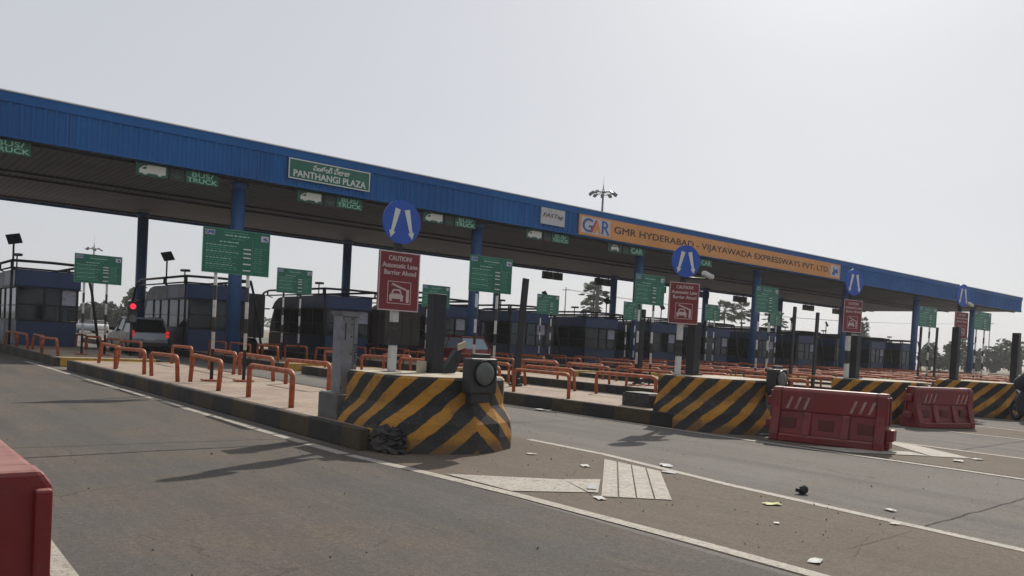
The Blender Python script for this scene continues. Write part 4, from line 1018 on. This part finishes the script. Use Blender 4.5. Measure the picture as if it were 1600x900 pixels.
m_ = MB(); m_.tube([(0, -.64, .31), (0, -.25, .42), (0, .25, .40), (0, .40, .82)], .035, 'dark_metal', 8); m_.tube([(.07, .66, .31), (.07, .42, .92)], .022, 'chrome', 8); m_.tube([(-.07, .66, .31), (-.07, .42, .92)], .022, 'chrome', 8)
m_.tube([(-.33, .30, 1.02), (-.12, .40, .96), (.12, .40, .96), (.33, .30, 1.02)], .016, 'dark_metal', 8); m_.build('frame', mo)
m_ = MB(); m_.box(-.13, .13, -.12, .22, .30, .58, 'dark_metal', bev=.05); m_.tube([(.14, .2, .34), (.16, -.3, .30), (.17, -.85, .36)], .04, 'chrome', 10); m_.build('engine', mo)
m_ = MB(); m_.tube([(0, -.02, .80), (0, .12, .86), (0, .28, .85), (0, .40, .80)], [.08, .15, .15, .07], 'maroon', 14); m_.build('fuel_tank', mo)
m_ = MB(); m_.box(-.12, .12, -.72, .0, .74, .84, 'black', bev=.04); m_.build('seat', mo)
m_ = MB(); m_.box(-.06, .06, -.86, -.74, .70, .82, 'tail_off', bev=.015); m_.build('tail_light', mo)
m_ = MB(); m_.tube([(0, .50, .86), (0, .60, .86)], [.06, .1], 'chrome', 14); m_.build('headlight', mo)
rd = thing('person', (BXY[0], BXY[1], .012), 'motorcycle rider in dark jacket and red helmet at the right edge', 'person', BRZ)
pts = [(0, -.25, .90), (0, -.20, 1.12), (0, -.12, 1.36), (0, -.06, 1.47), (0, -.03, 1.55),
       (-.10, -.22, .88), (-.20, .16, .72), (-.17, -.02, .34), (-.17, .12, .27), (.10, -.22, .88), (.20, .16, .72), (.17, -.02, .34), (.17, .12, .27),
       (-.18, -.10, 1.38), (-.27, .02, 1.12), (-.30, .26, 1.05), (.18, -.10, 1.38), (.27, .02, 1.12), (.30, .26, 1.05)]
edges = [(0, 1), (1, 2), (2, 3), (3, 4), (0, 5), (5, 6), (6, 7), (7, 8), (0, 9), (9, 10), (10, 11), (11, 12), (2, 13), (13, 14), (14, 15), (2, 16), (16, 17), (17, 18)]
rad = [(.15, .12), (.15, .11), (.16, .11), .06, .055, .10, .075, .05, .045, .10, .075, .05, .045, .075, .05, .035, .075, .05, .035]
skin_figure('body', pts, edges, rad, 'shirt', rd)
def ball(name, c, r, k, parent, sc=(1, 1, 1), n=16):
    m_ = MB(); vs = []; 
    for i in range(n // 2 + 1):
        t = math.pi * i / (n // 2)
        for j in range(n): vs.append((c[0] + r * sc[0] * math.sin(t) * math.cos(2 * math.pi * j / n), c[1] + r * sc[1] * math.sin(t) * math.sin(2 * math.pi * j / n), c[2] + r * sc[2] * math.cos(t)))
    fs = [(i * n + j, i * n + (j + 1) % n, (i + 1) * n + (j + 1) % n, (i + 1) * n + j) for i in range(n // 2) for j in range(n)]
    m_.add(vs, fs, k, True); return m_.build(name, parent, recalc=False)
ball('head', (0, .02, 1.64), .10, 'skin', rd, (.85, 1, 1.15)); ball('helmet', (0, .0, 1.69), .135, 'plastic_red', rd, (.95, 1.1, 1))
for sx in (-1, 1):
    h_ = MB()
    h_.box(-.04, .04, -.05, .05, -.015, .015, 'skin', Matrix.Translation((sx * .31, .30, 1.05)), bev=.012)
    for i in range(4): h_.tube([(sx * .31 - .03 + i * .02, .34, 1.055), (sx * .31 - .03 + i * .02, .38, 1.035), (sx * .31 - .03 + i * .02, .37, 1.0)], .009, 'skin', 6)
    h_.tube([(sx * .31 - sx * .04, .28, 1.04), (sx * .31 - sx * .06, .32, 1.01)], .01, 'skin', 6); h_.build('hand', rd)

# ------------------------------------------------------------------ masts
def mast(loc, h, rr, label, n=10, r0=.28):
    o = thing('light_mast', loc, label, 'light mast', 0, 'high masts with lamp rings')
    m_ = MB(); m_.tube([(0, 0, 0), (0, 0, h), (0, 0, h + .9)], [r0, .11, .03], 'grey_steel', 12); m_.tube([(0, 0, h + .9), (0, 0, h + 1.9)], .015, 'grey_steel', 5); m_.build('pole', o)
    g = MB(); ring = [(rr * .8 * math.cos(2 * math.pi * i / 20), rr * .8 * math.sin(2 * math.pi * i / 20), h - .2) for i in range(21)]
    g.tube(ring, .05, 'grey_steel', 6, False)
    for i in range(0, 20, 5): g.tube([(0, 0, h - .1), ring[i]], .04, 'grey_steel', 6)
    g.build('ring', o)
    for i in range(n):
        a = 2 * math.pi * i / n + .2
        l_ = MB(); l_.box(-.28, .28, -.2, .2, -.11, .11, 'grey_steel', Matrix.Translation((rr * math.cos(a), rr * math.sin(a), h - .25)) @ Matrix.Rotation(a, 4, 'Z') @ Matrix.Rotation(R(35), 4, 'Y'), bev=.03); l_.build('floodlight', o)
    return o
mast((70.9, 70, 0), 20.3, 1.5, 'tall light mast rising above the middle of the canopy')
mast((32.6, 150, 0), 13.6, 1.1, 'distant light mast behind the leftmost tariff sign', 6, .2)

# ------------------------------------------------------------------ trees
def tree(loc, h, r, label, seed, n=1500, group='hazy trees beyond the plaza'):
    rnd = random.Random(seed); o = thing('tree', loc, label, 'tree', 0, group)
    t = MB(); t.tube([(0, 0, 0), (.1, .1, h * .3), (0, .2, h * .6)], [r * .09, r * .07, r * .03], 'bark', 8)
    lob = []
    for i in range(9):
        a = rnd.uniform(0, 6.28); q = rnd.uniform(.1, .75) * r; z = h * rnd.uniform(.2, .85)
        lob.append((Vector((q * math.cos(a), q * math.sin(a), z)), r * rnd.uniform(.25, .5))); t.tube([(0, .1, h * .3), lob[-1][0]], [r * .04, r * .012], 'bark', 5)
    t.build('trunk', o)
    c = MB()
    for i in range(n):
        L, lr = rnd.choice(lob); d = Vector((rnd.gauss(0, 1), rnd.gauss(0, 1), rnd.gauss(0, .8))).normalized() * lr * rnd.uniform(.55, 1.08); p = L + d
        s_ = r * rnd.uniform(.06, .13); e = Euler((rnd.uniform(-1, 1), rnd.uniform(-1, 1), rnd.uniform(0, 6.28))).to_matrix()
        c.poly([p + e @ Vector(q) for q in ((-s_, -s_ * .6, 0), (s_ * .3, -s_ * .8, s_ * .2), (s_, s_ * .5, 0), (-s_ * .3, s_ * .8, -s_ * .2))], 'leaf')
    c.build('crown', o, recalc=False); return o
def palm(loc, h, r, label, seed):
    rnd = random.Random(seed); o = thing('palm_tree', loc, label, 'palm tree', 0, 'palms behind the canopy')
    t = MB(); t.tube([(0, 0, 0), (.2, 0, h * .5), (0, 0, h)], [.24, .17, .15], 'bark', 8); t.build('trunk', o)
    c = MB()
    for i in range(34):
        a = rnd.uniform(0, 6.28); el = rnd.uniform(-.7, 1.4); L = r * rnd.uniform(.8, 1.05); prev = Vector((0, 0, h)); D = Vector((math.cos(a) * math.cos(el), math.sin(a) * math.cos(el), math.sin(el)))
        stem = [prev + D * L * f + Vector((0, 0, -L * .12 * f * f)) for f in (0, .3, .55, .75)]
        c.tube(stem, .03, 'leaf_palm', 4)
        tip = stem[2]
        for j in range(12):      # fan leaflets
            b_ = (j - 5.5) * .26; side = D.cross(Vector((0, 0, 1))).normalized(); d2 = (D * math.cos(b_) + side * math.sin(b_)).normalized()
            e_ = tip + d2 * L * .45 + Vector((0, 0, -L * .1)); w = side.cross(d2).normalized() * .16 + side * .10
            c.poly([tip, tip + (e_ - tip) * .5 + w, e_, tip + (e_ - tip) * .5 - w], 'leaf_palm')
    c.build('crown', o, recalc=False); return o
for i, (px, py, h, r) in enumerate([(44.5, 160, 8.2, 4.4), (40.8, 168, 5.4, 4.0), (37.5, 172, 4.4, 4.2), (31, 200, 5.0, 5.2), (25, 205, 4.6, 5.2), (20, 210, 5.2, 5.2)]):
    tree((px, py, 0), h, r, ['hazy tree just left of the first rear column', 'hazy bush right of the leftmost tariff sign', 'low hazy bush behind the leftmost tariff sign', 'far low tree left of the leftmost tariff sign posts', 'far low tree seen past the leftmost booth', 'far tree behind the leftmost booth windows'][i], 11 + i, 1500)
for i, (px, py, h, r) in enumerate([(214, 92, 7.0, 4.4), (222, 90, 8.6, 5.0), (229, 88, 4.6, 3.6), (236, 92, 5.6, 4), (249, 90, 7.6, 5.4), (258, 86, 8.8, 5.6), (268, 84, 7.6, 5), (205, 95, 5.5, 4.5), (196, 98, 6, 4.5)]):
    tree((px, py, 0), h, r, 'hazy tree on the right beyond the canopy end, %s of nine from the left' % ['third', 'fourth', 'fifth', 'sixth', 'seventh', 'eighth', 'ninth', 'second', 'first'][i], 31 + i, 1300)
palm((120.5, 120, 0), 12.4, 3.6, 'palm between the mast pole and a rear column', 3)
palm((124.0, 124, 0), 10.2, 3.0, 'shorter palm right of the mast pole', 4)
palm((165.5, 120, 0), 11.6, 3.8, 'left palm behind the small green sign at centre right', 5)
palm((172.5, 120, 0), 12.0, 3.8, 'right palm of the pair at centre right', 6)
palm((187, 120, 0), 11.0, 3.8, 'palm behind the fourth green tariff sign', 7)
tree((233, 120, 0), 14.5, 7, 'dark tree behind the third caution board', 60, 900)
def far_row():
    c = MB(); rnd = random.Random(9)
    for i in range(2600):
        x = rnd.uniform(-60, 900); y = 420 + rnd.uniform(-15, 15); hh = 7 + 3 * math.sin(x * .05) + 2 * math.sin(x * .17); z = rnd.uniform(0, 1) ** .8 * hh; s_ = rnd.uniform(.8, 1.8)
        e = Euler((rnd.uniform(-1, 1), rnd.uniform(-1, 1), rnd.uniform(0, 6.28))).to_matrix()
        c.poly([Vector((x, y, z)) + e @ Vector(q) for q in ((-s_, 0, -s_ * .6), (s_, 0, -s_ * .5), (s_ * .7, .2, s_ * .6), (-s_ * .5, 0, s_ * .5))], 'leaf')
    tag(c.build('far_woodland', recalc=False), 'faint line of woodland along the horizon', kind='stuff')
far_row()
# overhead wires behind the canopy on two poles
for i, (x, y) in enumerate([(150, 160), (300, 110)]):
    o = thing('utility_pole', (x, y, 0), ['utility pole with crossarm behind the mast', 'utility pole with crossarm among the right-hand trees'][i], 'utility pole')
    m_ = MB(); m_.tube([(0, 0, 0), (0, 0, 17)], [.2, .12], 'concrete', 8); m_.build('pole', o); m_ = MB(); m_.box(-.1, .1, -1.2, 1.2, 16.2, 16.35, 'dark_metal'); m_.build('crossarm', o)
m_ = MB()
for dy in (-1, 0, 1):
    P_ = [Vector((150 + 150 * t, 160 - 50 * t + dy, 16.4 - 6 * t * (1 - t) * 2)) for t in [i / 20 for i in range(21)]]; m_.tube(P_, .03, 'rope', 4)
tag(m_.build('power_line'), 'thin power lines sagging between the two utility poles', 'power line')

# ------------------------------------------------------------------ haze
m, nt, b_ = newmat('haze air'); nt.nodes.remove(b_)
pv = N(nt, 'ShaderNodeVolumePrincipled'); pv.inputs['Color'].default_value = (.93, .94, .97, 1); pv.inputs['Density'].default_value = .00042; pv.inputs['Anisotropy'].default_value = .0
nt.links.new(pv.outputs[0], nt.nodes['Material Output'].inputs['Volume']); M['haze'] = m
h_ = MB(); h_.box(-1510, 1810, -310, 1810, -1, 30, 'haze')
tag(h_.build('haze'), 'pale dusty air', kind='stuff')

# ------------------------------------------------------------------ sky, sun, camera
SUN_AZ = R(62); SUN_EL = R(40)          # azimuth from +Y towards +X
w = bpy.data.worlds.new('World'); S.world = w; w.use_nodes = True; nt = w.node_tree
bg = nt.nodes['Background']; sky = N(nt, 'ShaderNodeTexSky'); sky.sky_type = 'NISHITA'; sky.sun_disc = False
sky.sun_elevation = SUN_EL; sky.sun_rotation = SUN_AZ; sky.air_density = 1.0; sky.dust_density = 2.0; sky.ozone_density = 1.0; sky.altitude = 100
hs = N(nt, 'ShaderNodeHueSaturation'); hs.inputs['Saturation'].default_value = .45; hs.inputs['Value'].default_value = 1
nt.links.new(sky.outputs[0], hs.inputs['Color'])
hz = mixrgb(nt, .62, hs.outputs[0], (9.9, 10.2, 10.8))
tcw = N(nt, 'ShaderNodeTexCoord'); mpw = N(nt, 'ShaderNodeMapping'); mpw.inputs['Scale'].default_value = (1, 1, 3.5); nt.links.new(tcw.outputs['Generated'], mpw.inputs[0])
hz = mixrgb(nt, ramp(nt, noise(nt, mpw.outputs[0], 1.8, 5, .5), .35, .7, 0, .13), hz, (7.6, 7.9, 8.5)); nt.links.new(hz, bg.inputs['Color']); bg.inputs['Strength'].default_value = .07
sl = bpy.data.lights.new('sun', 'SUN'); sl.energy = 4.0; sl.angle = R(.8); sl.color = (1, .93, .83)
so = bpy.data.objects.new('sun', sl); COL.objects.link(so)
d = Vector((math.sin(SUN_AZ) * math.cos(SUN_EL), math.cos(SUN_AZ) * math.cos(SUN_EL), math.sin(SUN_EL)))
so.rotation_euler = (-d).to_track_quat('-Z', 'Y').to_euler(); so.location = d * 100

cd = bpy.data.cameras.new('camera'); co = bpy.data.objects.new('camera', cd); COL.objects.link(co); S.camera = co
cd.sensor_width = 36; cd.sensor_fit = 'HORIZONTAL'; cd.lens = 36 * 1273.6 / 1600; cd.shift_y = 117.6 / 1600; cd.clip_start = .05; cd.clip_end = 5000
yw, pt, rl = .692, -.026, -.053
fwd = Vector((math.sin(yw) * math.cos(pt), math.cos(yw) * math.cos(pt), math.sin(pt))); right = Vector((math.cos(yw), -math.sin(yw), 0)); up = right.cross(fwd)
r2 = right * math.cos(rl) - up * math.sin(rl); u2 = up * math.cos(rl) + right * math.sin(rl)
co.matrix_world = Matrix(((r2.x, u2.x, -fwd.x, 0), (r2.y, u2.y, -fwd.y, 0), (r2.z, u2.z, -fwd.z, 1.55), (0, 0, 0, 1)))

S.render.engine = 'CYCLES'; S.cycles.max_bounces = 6; S.cycles.volume_bounces = 1; S.cycles.transparent_max_bounces = 16
S.view_settings.view_transform = 'Standard'; S.view_settings.look = 'None'; S.view_settings.exposure = .08; S.view_settings.gamma = 1
S.view_settings.use_curve_mapping = False
